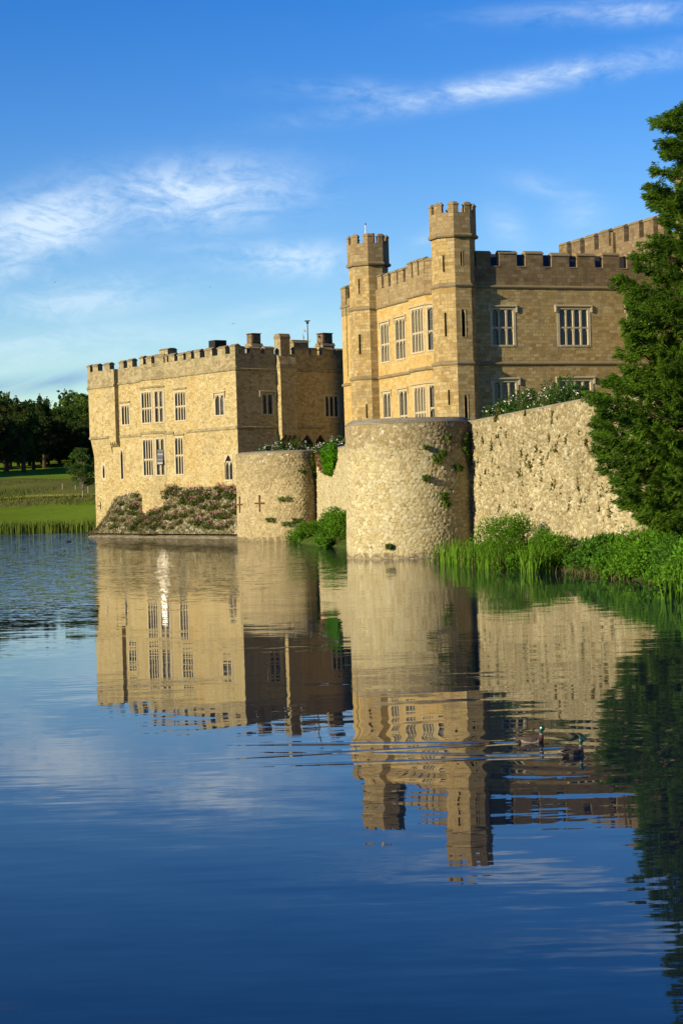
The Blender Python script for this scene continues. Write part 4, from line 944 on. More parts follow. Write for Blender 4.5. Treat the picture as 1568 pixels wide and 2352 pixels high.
def terrain():
    xs = list(np.concatenate([np.linspace(-3000, -160, 14), np.linspace(-140, 60, 41), np.linspace(100, 3000, 14)]))
    ys = list(np.concatenate([np.linspace(-400, 12, 9), [60, 120, 180, 184.5], np.linspace(186, 240, 28), np.linspace(244, 420, 34), np.linspace(480, 4000, 18)]))
    verts = []; faces = []; mi = []
    for y in ys:
        for x in xs:
            yy = y + (x + 25) * .26 * (1 if 150 < y < 400 else 0) * (1 if -140 < x < 60 else 0)
            z = far_z(y)
            if y > 190 and y < 700: z += .25 * math.sin(x * .11 + y * .07) + .15 * math.sin(x * .31 - y * .2)
            verts.append((x, y - (x + 25) * .26 if (184 < y < 240 and -140 < x < 60) else y, z))
    nx = len(xs)
    for j in range(len(ys) - 1):
        for i in range(nx - 1):
            faces.append((j * nx + i, j * nx + i + 1, (j + 1) * nx + i + 1, (j + 1) * nx + i))
            y = (ys[j] + ys[j + 1]) / 2; mi.append(1 if 226 < y < 288 else 0)
    me = bpy.data.meshes.new('ground'); me.from_pydata(verts, [], faces); me.polygons.foreach_set('material_index', mi)
    for p in me.polygons: p.use_smooth = True
    o = link('ground', me, [M_LAWN, M_MEAD]); o['kind'] = 'structure'
terrain()
def garden():
    mb = MB(); pts = [(-7.8, 146), (-7.2, 138), (-4, 135), (-1.5, 136), (1.4, 120), (3, 103), (7.6, 98.5), (11.6, 79), (14, 74.5), (60, 71), (60, 170), (-5, 170)]
    mb.face([Vector((p[0], p[1], 6.2)) for p in pts]); o = mb.build('garden_ground', M_GARD); o['kind'] = 'structure'
garden()
def water_mat():
    m, nt, N, L, b = new_mat('lake_water')
    g = N.new('ShaderNodeNewGeometry').outputs['Position']
    sp = N.new('ShaderNodeSeparateXYZ'); L.new(g, sp.inputs[0]); x, y = sp.outputs[0], sp.outputs[1]
    def nz(sx, sy, rot, detail, rough, seed):
        mp = N.new('ShaderNodeMapping'); mp.inputs['Scale'].default_value = (sx, sy, 1); mp.inputs['Rotation'].default_value = (0, 0, rot); mp.inputs['Location'].default_value = (seed, seed * 2.3, seed * .7)
        L.new(g, mp.inputs[0]); n = noisen(N, L, mp.outputs[0], 1, detail, rough); return mathn(N, L, 'SUBTRACT', n.outputs[0], .5)
    A = lambda a, c: mathn(N, L, 'ADD', a, c)
    X = lambda a, c: mathn(N, L, 'MULTIPLY', a, c)
    def mr(v, a, b2, c, d):
        n = N.new('ShaderNodeMapRange'); n.interpolation_type = 'SMOOTHSTEP'; L.new(v, n.inputs[0])
        for i, k in enumerate((a, b2, c, d)): n.inputs[i + 1].default_value = k
        return n.outputs[0]
    calm = A(A(X(nz(.16, .85, .05, 2, .5, 1.3), .0055), X(nz(.45, 2.6, -.04, 2, .5, 4.1), .017)), A(X(nz(1.0, 5.0, .03, 2, .5, 7.7), .024), X(nz(2.6, 10.0, -.06, 2, .5, 3.9), .016)))
    # strength of the gentle swell grows away from the near shore, and varies in lanes
    lanes = X(mr(nz(.03, .09, .1, 2, .5, 8.8), -.18, .2, .45, 1.6), mr(y, 14, 26, 1.1, 1.1))
    calm = X(calm, lanes)
    wind = X(A(nz(1.6, 4.2, 0, 3, .6, 2.2), X(nz(5, 11, 0, 2, .6, 6.2), .8)), WIND)
    far = mr(y, 58, 90, 0, 1)
    lee = A(mr(x, 1.0, -5.0, 0.22, 1.25), 0)
    patch = mr(nz(.05, .10, .3, 3, .6, 5.5), -.22, .02, .55, 1.1)
    left = mr(mathn(N, L, 'DIVIDE', x, y), -.12, -.15, 0, 1.0)
    nearleft = X(X(left, 1.7), mr(y, 50, 84, 0, 1))
    wmask = mathn(N, L, 'MAXIMUM', X(X(far, lee), patch), nearleft)
    sy = A(calm, X(wind, wmask))
    sx = A(X(nz(.5, .6, .3, 2, .5, 9.1), .0016), X(X(nz(3, 3, 0, 2, .6, 3.3), WIND * .9), wmask))
    # rings and wakes of the swimming birds
    for (cx, cy, k, amp, ln) in ((2.7, 27.4, 7.5, .016, 2.2), (3.2, 26.0, 9.0, .02, 1.6), (2.9, 26.6, 4.6, .0045, 8), (2.9, 26.6, 2.6, .0028, 18), (-4.0, 17.5, 5.0, .0022, 9), (-3.0, 70, 1.3, .003, 40)):
        dx = A(x, -cx); dy = A(y, -cy); r = mathn(N, L, 'SQRT', A(A(X(dx, dx), X(dy, dy)), .01))
        wob = X(nz(.25, .4, 0, 2, .5, cx), 3.0)
        s_ = mathn(N, L, 'SINE', A(X(r, k), wob)); env = X(mathn(N, L, 'EXPONENT', X(r, -1.0 / ln)), amp)
        val = X(s_, env)
        sx = A(sx, X(val, mathn(N, L, 'DIVIDE', dx, r))); sy = A(sy, X(val, mathn(N, L, 'DIVIDE', dy, r)))
    # wake lines trailing to the left behind the birds
    for (cx, cy, ang) in ((2.7, 27.45, 0.16), (2.7, 27.45, -.16), (3.2, 26.0, .30), (3.2, 26.0, -.02)):
        dx = A(X(x, -1), cx); dy = A(y, -cy)
        off = A(dy, X(dx, -ang)); band = mathn(N, L, 'EXPONENT', X(X(off, off), -26)); wv = X(mathn(N, L, 'SINE', X(off, 16)), band)
        ext = X(mr(dx, 0, .5, 0, 1), mr(dx, 1.0, 5.5, 1, 0)); sy = A(sy, X(X(wv, ext), .07))
    cb = N.new('ShaderNodeCombineXYZ'); L.new(X(sx, -1), cb.inputs[0]); L.new(X(sy, -1), cb.inputs[1]); cb.inputs[2].default_value = 1
    vn = N.new('ShaderNodeVectorMath'); vn.operation = 'NORMALIZE'; L.new(cb.outputs[0], vn.inputs[0]); L.new(vn.outputs[0], b.inputs['Normal'])
    b.inputs['Base Color'].default_value = (.004, .010, .022, 1); b.inputs['Roughness'].default_value = .015; b.inputs['IOR'].default_value = 1.333
    return m
WIND = .30
def water():
    mb = MB(); mb.face([Vector((-3000, -300, 0)), Vector((3000, -300, 0)), Vector((3000, 230, 0)), Vector((-3000, 230, 0))])
    o = mb.build('lake_water', water_mat()); o['kind'] = 'structure'
water()
SHORE = [(7.3, 97.5), (6.9, 93), (6.3, 88), (7.0, 83.5), (8.6, 80.2), (9.9, 78.4), (10.75, 75.3), (11.3, 70.8), (11.75, 66.8), (12.1, 61), (12.8, 50), (25, 40), (70, 35)]
SHORE_L = [(-3.7, 133.6), (-3.4, 131), (-2.7, 127.2), (-1.6, 122), (.1, 116), (.9, 111), (1.2, 104)]
def bank(name, shore, x1, inland):
    P = np.array(shore); xs = np.linspace(P[:, 0].min() - 1.5, x1, 60); ys = np.linspace(P[:, 1].min() - 1.5, P[:, 1].max() + 1.5, 130)
    verts, faces = [], []
    for yv in ys:
        sx_ = float(np.interp(yv, P[::-1, 1], P[::-1, 0]))
        for xv in xs:
            d = xv - sx_
            z = float(np.interp(d, [-1.5, -.3, 0, .25, .8, 2.5, 10], [-.8, -.35, .03, .22, .42, inland, inland * 1.4])) + .06 * math.sin(xv * 5.1 + yv * 3.3) + .05 * math.sin(xv * 2.3 - yv * 6.1)
            verts.append((xv, yv, z))
    n = len(xs)
    for j in range(len(ys) - 1):
        for i in range(n - 1): faces.append((j * n + i, j * n + i + 1, (j + 1) * n + i + 1, (j + 1) * n + i))
    me = bpy.data.meshes.new(name); me.from_pydata(verts, [], faces)
    for p in me.polygons: p.use_smooth = True
    o = link(name, me, M_SOIL); o['kind'] = 'structure'
bank('bank', SHORE, 40, .95); bank('bank', SHORE_L, 2.2, .7)

# ------------------------------------------------------------------ plants
def bush(name, label, cat, c, rx, ry, h, n, ll, lw, mat, group=None, upright=.6, clumps=14, stems=True, flower=None, seed=None, base_r=.75):
    t = thing(name, label, cat, c, group)
    c = np.array(c)
    # clump centres spread through the volume, bigger low down
    k = clumps; ang = rng.uniform(0, 2 * np.pi, k); rad = np.sqrt(rng.uniform(0, 1, k)); zz = rng.uniform(.15, 1, k)
    shrink = np.sqrt(np.maximum(0, 1 - (zz * .92) ** 2.2))
    cc = np.stack([np.cos(ang) * rad * rx * shrink * base_r, np.sin(ang) * rad * ry * shrink * base_r, zz * h * .82], 1)
    cr = rng.uniform(.26, .5, k) * min(rx, ry, h * .7)
    w = rng.integers(0, k, n); d = unit(n); d[:, 2] *= .9
    pos = cc[w] + d * (cr[w] * rng.uniform(.35, 1.05, n) ** .6)[:, None]
    pos[:, 2] = np.abs(pos[:, 2])
    np_mesh('leaves', leaf_quads(c + pos, ll, lw, d + np.array([0, 0, upright]), .7), 4, mat, t)
    if stems:
        m = MB()
        for i in range(min(k, 14)): m.tube(c + np.array([cc[i][0] * .3, cc[i][1] * .3, -.1]), c + cc[i], .03, .012, 5)
        m.build('stems', M_BARK, t)
    if flower:
        fm, nf, fs = flower; w = rng.integers(0, k, nf); d = unit(nf); d[:, 1] = -abs(d[:, 1]); d[:, 2] = d[:, 2] * .6 + .1
        # heads of bloom come in loose sprays
        pos = cc[w] + d * (cr[w] * 1.04)[:, None]; pos[:, 2] = np.abs(pos[:, 2])
        pos = np.repeat(pos, 5, 0) + rng.normal(size=(nf * 5, 3)) * fs * .9
        np_mesh('blossoms', leaf_quads(c + pos, fs, fs * .8), 4, fm, t)
    return t
def reeds(name, label, region, n, h, w, mat, group=None, lean=.35, cat='reeds', kind=None):
    """region: function giving base points"""
    base = np.array([region() for _ in range(n)]); c0 = base.mean(0)
    t = thing(name, label, cat, (float(c0[0]), float(c0[1]), 0), group, kind)
    hh = h * rng.uniform(.55, 1.12, n); ang = rng.uniform(0, 2 * np.pi, n); ln = lean * rng.uniform(.1, 1.2, n)
    dirv = np.stack([np.cos(ang) + .35, np.sin(ang), np.zeros(n)], 1)
    side = np.stack([-np.sin(ang + rng.normal(size=n)), np.cos(ang + rng.normal(size=n)), np.zeros(n)], 1); side[:, 0] += .6; side /= np.linalg.norm(side, axis=1)[:, None]
    K = 5; quads = []
    for k in range(K):
        pts = []
        for kk, sgn in ((k, 1), (k, -1), (k + 1, -1), (k + 1, 1)):
            f = kk / K; wd = w * (1 - f) ** .6
            p = base + dirv * (hh * ln * f ** 2.2)[:, None] + np.array([0, 0, 1]) * (hh * (f - .25 * ln * f ** 3))[:, None] + side * (sgn * wd / 2)
            pts.append(p)
        quads.append(np.stack(pts, 1))
    v = np.concatenate(quads, 0).reshape(-1, 3)
    o = np_mesh('blades', v, 4, mat, t)
    return t
def box_region(x0, x1, y0, y1, z=-.1): return lambda: (random.uniform(x0, x1), random.uniform(y0, y1), z)
def line_region(a, b, w, z=-.12):
    def f():
        t_ = random.random(); d = (b[0] - a[0], b[1] - a[1]); l = math.hypot(*d); o = random.gauss(0, w)
        return (a[0] + d[0] * t_ - d[1] / l * o, a[1] + d[1] * t_ + d[0] / l * o, z)
    return f
# reeds standing in the water along the right bank
reeds('reed_clump', 'sunlit reed clump leaning left at the foot of the round bastion', line_region((4.95, 92), (6.4, 85.5), .35), 250, 1.55, .06, M_REED, lean=.7)
reeds('reed_clump', 'dark upright reed clump in front of the tall green shrub', line_region((6.2, 84.8), (7.2, 82.0), .35), 250, 1.45, .055, M_REED, lean=.45)
reeds('reed_clump', 'bright reed clump between the two shrubs on the right bank', line_region((7.7, 78.2), (9.0, 78.8), .25), 130, 1.7, .06, M_REED, lean=.7)
reeds('reed_clump', 'yellow green reed clump at the right edge of the picture nearest the viewer', line_region((10.6, 59.5), (12.4, 58.5), .4), 150, 1.75, .06, M_REED, lean=.7)
reeds('reed_clump', 'dry brown stalks among the dark reeds on the right bank', line_region((6.0, 86.0), (7.6, 80.5), .45), 60, 1.3, .04, M_DRY, lean=.8)
reeds('reed_clump', 'dead brown stalks trailing in the water along the herb covered bank', line_region((9.2, 78.6), (11.6, 67.0), .25), 110, .7, .05, M_DRY, lean=1.6)
# shrubs and tall herbs on the right bank
bush('bank_shrub', 'rounded bright green shrub against the stained wall beside the round bastion', 'shrub', (7.7, 85.0, .1), 1.55, 1.7, 2.35, 9000, .13, .05, M_SHRUB, clumps=60, base_r=1.05)
bush('bank_shrub', 'small dark leaved shrub under the bare notch of the stained wall', 'shrub', (9.35, 80.8, .2), 1.1, 1.1, 1.55, 3800, .14, .06, M_NETTLE, clumps=34, base_r=1.0)
herb = [(10.6, 77.6, .9, 1.25), (11.1, 75.4, 1.0, 1.5), (11.6, 73.2, 1.1, 1.8), (12.0, 71.2, 1.2, 1.95), (12.3, 69.0, 1.2, 1.9), (12.5, 66.6, 1.2, 1.8), (12.8, 64.2, 1.2, 1.7), (13.5, 68.5, 1.3, 2.2), (13.4, 62.3, 1.3, 1.8)]
hl = ['leafy bank herbs just right of the bare wall notch', 'lush leafy herbs on the bank below the left tip of the yew', 'tall leafy herbs where the wall meets the yew boughs', 'tallest leafy herbs under the yew', 'leafy herbs low on the bank below the yew', 'leafy herbs by the eroded edge of the bank under the yew', 'dark leafy herbs behind the rightmost reed clump', 'leafy herbs behind the others in the shade under the yew', 'leafy herbs cut by the right edge of the picture behind the reeds']
for (x, y, r_, h_), lb in zip(herb, hl):
    bush('bank_herbs', lb, 'plant', (x, y, .15), r_, r_ * 1.1, h_, int(3400 * r_ * r_), (.13, .17, .20)[int(x * 7) % 3], (.05, .055, .085)[int(x * 7) % 3], (M_NETTLE, M_NETTLE2, M_NETTLE3)[int(y * 3) % 3], 'leafy herbs along the right bank', upright=.2, clumps=44, base_r=1.05, stems=False)
    # low fringe at the water's edge
bush('bank_herbs', 'low carpet of leaves between the sunlit reeds and the bare notch of the wall', 'plant', (8.6, 81.2, .0), 1.9, 3.2, .8, 5200, .15, .06, M_NETTLE, 'leafy herbs along the right bank', clumps=70, stems=False, base_r=1.05)
bush('bank_herbs', 'low leaves behind the sunlit reeds at the foot of the bastion', 'plant', (6.9, 88.5, .0), 1.2, 3.8, .8, 3600, .15, .06, M_NETTLE, 'leafy herbs along the right bank', clumps=60, stems=False, base_r=1.05)
bush('bank_herbs', 'low fringe of leaves hanging over the water at the right bank', 'plant', (11.0, 73.2, .0), .8, 5.0, .75, 4200, .17, .07, M_NETTLE, 'leafy herbs along the right bank', clumps=30, stems=False)
bush('bank_herbs', 'low fringe of leaves under the darkest herbs at the right', 'plant', (11.8, 65.5, .0), .8, 4.2, .75, 3800, .17, .07, M_NETTLE, 'leafy herbs along the right bank', clumps=30, stems=False)
# growth at the foot of the left walls
bush('bank_shrub', 'rounded green shrub in the corner left of the round bastion', 'shrub', (-.35, 119.0, .2), 1.2, 3.2, 2.4, 8200, .16, .065, M_SHRUB, clumps=44, base_r=1.0)
bush('bank_shrub', 'low green weeds at the foot of the curved wall with crosses', 'shrub', (-2.3, 130.2, .0), 1.5, 2.4, 1.5, 5200, .16, .065, M_SHRUB, clumps=36, base_r=1.0)
bush('bank_shrub', 'low weeds spilling to the water left of the round bastion', 'shrub', (-1.1, 120.0, .0), 1.1, 4.6, .8, 4200, .16, .06, M_NETTLE, clumps=22, stems=False)
reeds('reed_clump', 'short tuft of reeds by the curved wall with crosses', line_region((-3.6, 131.6), (-2.9, 131.0), .2), 70, 1.0, .035, M_REED)
# roses behind the walls
rose = [(8.3, 97.6, .9, 1.5, 'white rose bush behind the wall next to the round bastion'), (8.9, 95, 1.0, 1.9, 'white flowering rose bush second along the stained wall top'), (9.5, 92.3, 1.1, 2.2, 'rose bush with few flowers in front of the shaded window'), (10.1, 89.7, 1.2, 2.7, 'tall green rose bush in the middle of the wall top'), (10.75, 87, 1.1, 2.6, 'leafy rose bush in front of the lower right window'), (11.3, 84.4, .9, 1.9, 'rose bush at the yew end of the stained wall top')]
for (x, y, r_, h_, lb) in rose:
    bush('rose_bush', lb, 'rose bush', (x, y, 6.2), r_, r_ * 1.5, h_ + .5, 2600, .13, .06, M_ROSE, 'rose bushes along the wall tops', clumps=22, flower=(M_PETAL, 26, .085))
for (px, Y, r_, h_, nf, lb) in ((612, 137.5, .9, .95, 30, 'white rose bush at the left end of the curved wall top'), (648, 137.0, 1.0, 1.2, 30, 'rose bush growing against the shaded closet tower'), (682, 137.3, 1.1, 1.35, 14, 'greenest rose bush in front of the pointed doorways'), (705, 137.5, .8, 1.1, 20, 'small rose bush at the right end of the curved wall top'),
                        (744, 131, .9, .95, 50, 'rose bush covered in white bloom above the red creeper'), (772, 126, .9, 1.25, 40, 'rose bush with white bloom above the bright ivy')):
    P = at(px, 1040, Y); bush('rose_bush', lb, 'rose bush', (P.x, Y, 6.3), r_, r_, h_, 1300, .14, .06, M_ROSE, 'rose bushes along the wall tops', clumps=14, flower=(M_PETAL, nf, .10))
P = at(868, 960, 134); bush('rose_bush', 'thin climbing rose under the paired lower windows', 'rose bush', (P.x, 134.5, 6.2), .9, .9, 2.6, 420, .14, .06, M_ROSE, 'rose bushes along the wall tops', clumps=9, flower=(M_PETAL, 14, .09))

# climbers and tufts on the walls
def wall_patch(name, label, cat, corners, pts, n, ll, lw, mat, thick=.15, group=None):
    """corners: outline (px, py) projected on a wall"""
    xs = [c[0] for c in corners]; ys = [c[1] for c in corners]; out = []; nn = []
    tries = 0
    while len(out) < n and tries < n * 20:
        tries += 1
        x, y = random.uniform(min(xs), max(xs)), random.uniform(min(ys), max(ys)); ins = False; j = len(corners) - 1
        for i in range(len(corners)):
            (xi, yi), (xj, yj) = corners[i], corners[j]
            if (yi > y) != (yj > y) and x < (xj - xi) * (y - yi) / (yj - yi + 1e-9) + xi: ins = not ins
            j = i
        if not ins: continue
        r_ = on_poly(x, y, pts, .12 + random.uniform(0, thick))
        if r_: out.append(r_[0]); nn.append(r_[1])
    c = np.array(out); nn = np.array(nn)
    return tag(np_mesh(name, leaf_quads(c, ll, lw, nn * .4 + np.array([0, 0, -.8]), .7), 4, mat, None, tuple(c.mean(0))), label, cat, group)
bpc = bp + [bp[0]]
wall_patch('ivy_patch', 'bright green ivy hanging over the recessed pale wall', 'ivy', [(748, 1025), (777, 1018), (778, 1050), (772, 1075), (767, 1093), (756, 1086), (750, 1060)], B_PTS, 2200, .22, .17, M_IVY, .3)
wall_patch('creeper', 'dark red creeper beside the bright ivy', 'creeper', [(722, 1034), (750, 1030), (750, 1062), (757, 1092), (742, 1085), (728, 1060)], B_PTS, 500, .16, .1, M_CREEP, .1)
wall_patch('wall_climber', 'trailing green growth down the right side of the round bastion', 'climber', [(1058, 996), (1092, 990), (1093, 1092), (1078, 1095), (1068, 1060), (1055, 1030)], bpc, 900, .14, .07, M_FERN, .2)
wall_patch('wall_climber', 'green weeds down the corner where the curved wall meets the pale wall', 'climber', [(707, 1045), (722, 1040), (733, 1130), (738, 1180), (726, 1170), (716, 1100)], A_PTS, 800, .2, .1, M_FERN, .2)
ferns = [(1000, 1055, 13, 'largest fern high on the round bastion'), (1010, 1042, 10, 'fern just above the largest fern on the bastion'), (975, 1099, 8, 'small fern left of centre on the bastion'), (1014, 1140, 11, 'fern with a drooping tip low on the round bastion'), (1020, 1158, 8, 'fern hanging below another fern on the bastion'), (1022, 1005, 6, 'little fern near the top of the bastion'), (1045, 1075, 8, 'fern near the climber on the bastion'), (975, 1028, 5, 'tiny fern left of the big fern'), (897, 1255, 6, 'small fern close to the water on the bastion')]
for (px, py, r_, lb) in ferns:
    wall_patch('wall_fern', lb, 'fern', [(px - r_, py - r_ * .8), (px + r_, py - r_ * .8), (px + r_ * .8, py + r_ * .7), (px - r_ * .7, py + r_ * .8)], bpc, 140, .22, .06, M_FERN, .3, 'ferns on the round bastion')
for (px, py, r_, lb) in ((655, 1146, 11, 'fern right of the crosses on the curved wall'), (626, 1194, 9, 'fern low on the curved wall'), (662, 1203, 10, 'fern nearest the weeds on the curved wall'), (694, 1083, 7, 'fern high on the curved wall near the corner'), (683, 1195, 8, 'fern beside the lower corner of the curved wall')):
    wall_patch('wall_fern', lb, 'fern', [(px - r_ * 1.4, py - r_ * .5), (px + r_ * 1.4, py - r_ * .5), (px + r_, py + r_ * .6), (px - r_, py + r_ * .6)], A_PTS, 110, .2, .06, M_FERN, .25, 'ferns on the curved wall')
def wall_tufts():
    protos = []
    for k in range(4):
        n = 60; d = unit(n); d[:, 2] = abs(d[:, 2]) * 1.2 - .25
        c = d * rng.uniform(.2, 1, n)[:, None] * np.array([.11, .11, .22])
        o = tag(np_mesh('wall_tuft', leaf_quads(c, .13, .04, d, .5), 4, M_TUFT, None, (0, 0, 0)), 'small brownish tuft of weeds rooted in the stained rubble wall', 'weed tuft', 'weed tufts on the stained wall'); protos.append(o)
    used = set(); i = 0
    while i < 150:
        px, py = random.uniform(1100, 1425), random.triangular(930, 1240, 1090)
        r_ = on_poly(px, py, D_PTS, .08)
        if not r_ or not (1.2 < r_[0].z < 7.3): continue
        k = i % 4; o = protos[k] if k not in used else protos[k].copy()
        if k in used: COL.objects.link(o)
        used.add(k); s = random.triangular(.5, 1.9, .7); o.location = r_[0]; o.rotation_euler = (0, 0, random.uniform(0, 6)); o.scale = (s, s, s * random.uniform(1.0, 2.0)); i += 1
wall_tufts()

# ------------------------------------------------------------------ the big yew
def yew():
    bx, by, bz = 15.2, 68.0, .9
    t = thing('yew_tree', 'big dark green yew overhanging the bank and the stained wall at the right', 'tree', (bx, by, bz))
    m = MB(); cur = Vector((bx, by, bz - .3)); rad = .55
    for k in range(8):
        nx = cur + Vector((random.uniform(-.15, .15), random.uniform(-.15, .15), 2.1)); m.tube(cur, nx, rad, rad * .74, 12); cur = nx; rad *= .74
    # silhouette tips read off the photograph, at their own depth near the trunk
    tips = [(1554, 258), (1526, 268), (1500, 284), (1513, 326), (1529, 342), (1521, 356), (1503, 392), (1480, 433), (1488, 450), (1497, 466), (1545, 330), (1560, 300),
            (1455, 588), (1470, 560), (1462, 615), (1520, 510), (1500, 545), (1412, 645), (1425, 665), (1440, 690), (1450, 720), (1428, 745), (1440, 775), (1425, 815), (1436, 850), (1432, 790), (1440, 860),
            (1398, 868), (1410, 890), (1385, 878), (1350, 905), (1360, 925), (1372, 945), (1355, 962), (1362, 985), (1372, 1010), (1362, 1035), (1378, 1060), (1385, 1080), (1408, 1105), (1418, 1128), (1425, 1150), (1440, 1165), (1460, 1185), (1490, 1200), (1520, 1205), (1545, 1212)]
    br = []
    for (px, py) in tips:
        for rep in range(2):
            Y = by + random.uniform(-2.0, 1.2); tp = at(px + random.uniform(0, 10) * (rep > 0), py + random.uniform(-9, 9) * (rep > 0), Y)
            d = math.hypot(tp.x - bx, tp.y - by); z0 = max(bz + 1.2, tp.z - d * random.uniform(.05, .55)); z0 = min(z0, 16.8)
            br.append((Vector((bx, by, z0)), tp))
    for k in range(330):
        z = random.uniform(2.2, 18.2); a = random.uniform(math.pi * .55, math.pi * 1.75) if k < 230 else random.uniform(-math.pi * .3, math.pi * .6)
        rr = float(np.interp(z, [1.5, 3, 5, 8, 11, 14, 17, 20], [3.5, 4.9, 5.6, 4.9, 4.3, 3.4, 2.3, .5])) * random.uniform(.45, .95) * (1.0 if z < 10 else .85)
        tp = Vector((bx + math.cos(a) * rr, by + math.sin(a) * rr, z))
        q = Vector((0, 0, 0)); br.append((Vector((bx, by, max(1.4, z - rr * random.uniform(.0, .5)))), tp))
    for k in range(16): br.append((Vector((bx, by, 15.5)), Vector((bx + random.uniform(-.9, 1.2), by + random.uniform(-1, 1), random.uniform(16.5, 18.6)))))
    C, D, LL = [], [], []
    for (a, b) in br:
        ln = (b - a).length
        m.tube(a, a + (b - a) * .9, .035 + .008 * ln, .012, 5)
        d = (b - a).normalized(); side = d.cross(Vector((0, 0, 1))).normalized(); upv = side.cross(d)
        ns = int(7 + ln * 4.6)
        for i in range(ns):
            f = random.uniform(.30, 1.0) ** .75; w = (1.02 - f) * 1.0 + .12
            o = a + (b - a) * f; off = side * random.gauss(0, w * .45) + upv * random.gauss(0, w * .6)
            tip = o + off + d * random.uniform(.05, .35) + Vector((0, 0, random.uniform(-.12, .12)))
            st = o + off * .25
            nl = 62; tt = rng.uniform(0, 1, nl)[:, None]
            base = np.array(st)[None] * (1 - tt) + np.array(tip)[None] * tt
            base = base + rng.normal(size=(nl, 3)) * (.035 + .05 * (1 - tt)); C.append(base)
            dv = np.array(tip - st); dv = dv / (np.linalg.norm(dv) + 1e-6) + np.array(d) * .6 + np.array([0, 0, -.55]); D.append(np.tile(dv, (nl, 1)))
    C = np.concatenate(C); D = np.concatenate(D)
    m.build('trunk', M_BARK, t)
    np_mesh('crown', leaf_quads(C, .17, .034, D, .65), 4, M_YEW, t)
    print('yew leaves', len(C))
yew()

# ------------------------------------------------------------------ far trees
def tree_proto(kind, seed, label, cat='tree', group='trees on the far slope'):
    global rng
    random.seed(seed); rng = np.random.default_rng(seed)
    t = thing({'pine': 'pine_tree', 'round': 'deciduous_tree', 'spire': 'conifer_tree', 'birch': 'young_tree'}[kind], label, cat, (0, 0, 0), group)
    H_ = {'pine': 15, 'round': 13, 'spire': 15, 'birch': 6.8}[kind]
    m = MB(); tr = {'pine': .55, 'round': .45, 'spire': .4, 'birch': .09}[kind]
    zc = 0.0; cur = Vector((0, 0, -.4))
    for k in range(6):
        nx = Vector((random.uniform(-.12, .12) * k * .4, random.uniform(-.12, .12) * k * .4, H_ * .8 * (k + 1) / 6)); m.tube(cur, nx, tr * (1 - k / 7.5), tr * (1 - (k + 1) / 7.5), 8); cur = nx
    C, D = [], []
    def clump(c, r, n):
        d = unit(n); C.append(np.array(c) + d * (r * rng.uniform(.3, 1, n) ** .5)[:, None] * np.array([1, 1, .7])); D.append(d)
    if kind == 'spire':
        for k in range(26):
            z = 1.8 + (H_ - 2.2) * k / 25; rr = (H_ - z) / H_ * 3.4 + .25
            for j in range(int(4 + rr * 3)):
                a = random.uniform(0, 6.283); q = rr * random.uniform(.5, 1.05); P = (math.cos(a) * q, math.sin(a) * q, z - q * .22)
                m.tube((0, 0, z), P, .05, .02, 4); clump(P, .55 + rr * .08, 26)
        clump((0, 0, H_ - .1), .3, 20); clump((0, 0, H_ + .4), .18, 12)
    elif kind == 'birch':
        for j in range(80):
            z = random.uniform(1.7, H_ - .4); rr = float(np.interp(z, [1.6, 3, 4.6, 6.6], [1.7, 2.1, 1.8, .7])); a = random.uniform(0, 6.283); q = rr * random.uniform(.25, 1)
            P = (math.cos(a) * q, math.sin(a) * q, z + .3 * q); m.tube((0, 0, max(1.0, z - q)), P, .03, .01, 4); clump(P, random.uniform(.45, .75), 75)
    else:
        zlo, zhi = (2.6, H_) if kind == 'pine' else (2.2, H_)
        prof = ([2.6, 4, 7, 10, 13, 15], [2.5, 4.2, 4.4, 3.8, 2.6, .8]) if kind == 'pine' else ([2, 4, 7, 10, 12, 13.2], [2.5, 4.4, 4.9, 4.1, 2.6, .8])
        for j in range(95):
            z = random.uniform(zlo, zhi); rr = float(np.interp(z, *prof)); a = random.uniform(0, 6.283); q = rr * random.uniform(.35, 1.05)
            P = (math.cos(a) * q, math.sin(a) * q, z); m.tube((0, 0, max(1.6, z - q * .5)), P, .09, .03, 5); clump(P, random.uniform(.7, 1.25), 62)
    C = np.concatenate(C); D = np.concatenate(D)
    m.build('trunk', M_BARKP if kind == 'birch' else M_BARK, t)
    ls = {'pine': (.55, .26), 'round': (.5, .34), 'spire': (.5, .18), 'birch': (.24, .15)}[kind]
    np_mesh('crown', leaf_quads(C, ls[0], ls[1], D + np.array([0, 0, .3 if kind != 'spire' else -.3]), .6), 4, {'pine': M_PINE, 'round': M_OAK, 'spire': M_PINE, 'birch': M_BIRCH}[kind], t)
    return t
PINE = [tree_proto('pine', 21, 'dark spreading pine whose trunk shows above the lawn'), tree_proto('pine', 22, 'dark pine')]
ROUND = [tree_proto('round', 31, 'broadleaf tree'), tree_proto('round', 32, 'broadleaf tree')]
SPIRE = [tree_proto('spire', 41, 'spire shaped conifer')]
BIRCH = tree_proto('birch', 51, 'young light green tree on the meadow beside the low castle block', group=None)
if 'group' in BIRCH: del BIRCH['group']
random.seed(5); rng = np.random.default_rng(5)
def ground_at(x, y): return far_z(y)
placed = {}
def put(proto, px, Y, top_py, label, wf=1.0):
    P = at(px, 1000, Y); z = ground_at(P.x, Y); top = at(px, top_py, Y).z
    H0 = {'pine_tree': 15.3, 'deciduous_tree': 13.6, 'conifer_tree': 15.3, 'young_tree': 7.0}[proto.name.split('.')[0]]
    s = (top - z) / H0; loc = (P.x, Y, z); sc = (s * wf, s * wf, s); rz = random.uniform(0, 6)
    if proto.name not in placed:
        placed[proto.name] = 1; proto.location = loc; proto.scale = sc; proto.rotation_euler = (0, 0, rz); proto['label'] = label; return proto
    return copy_tree(proto, loc, rz, sc, label=label)
put(BIRCH, 186, 235, 1027, 'young light green tree on the meadow beside the low castle block', 1.0)
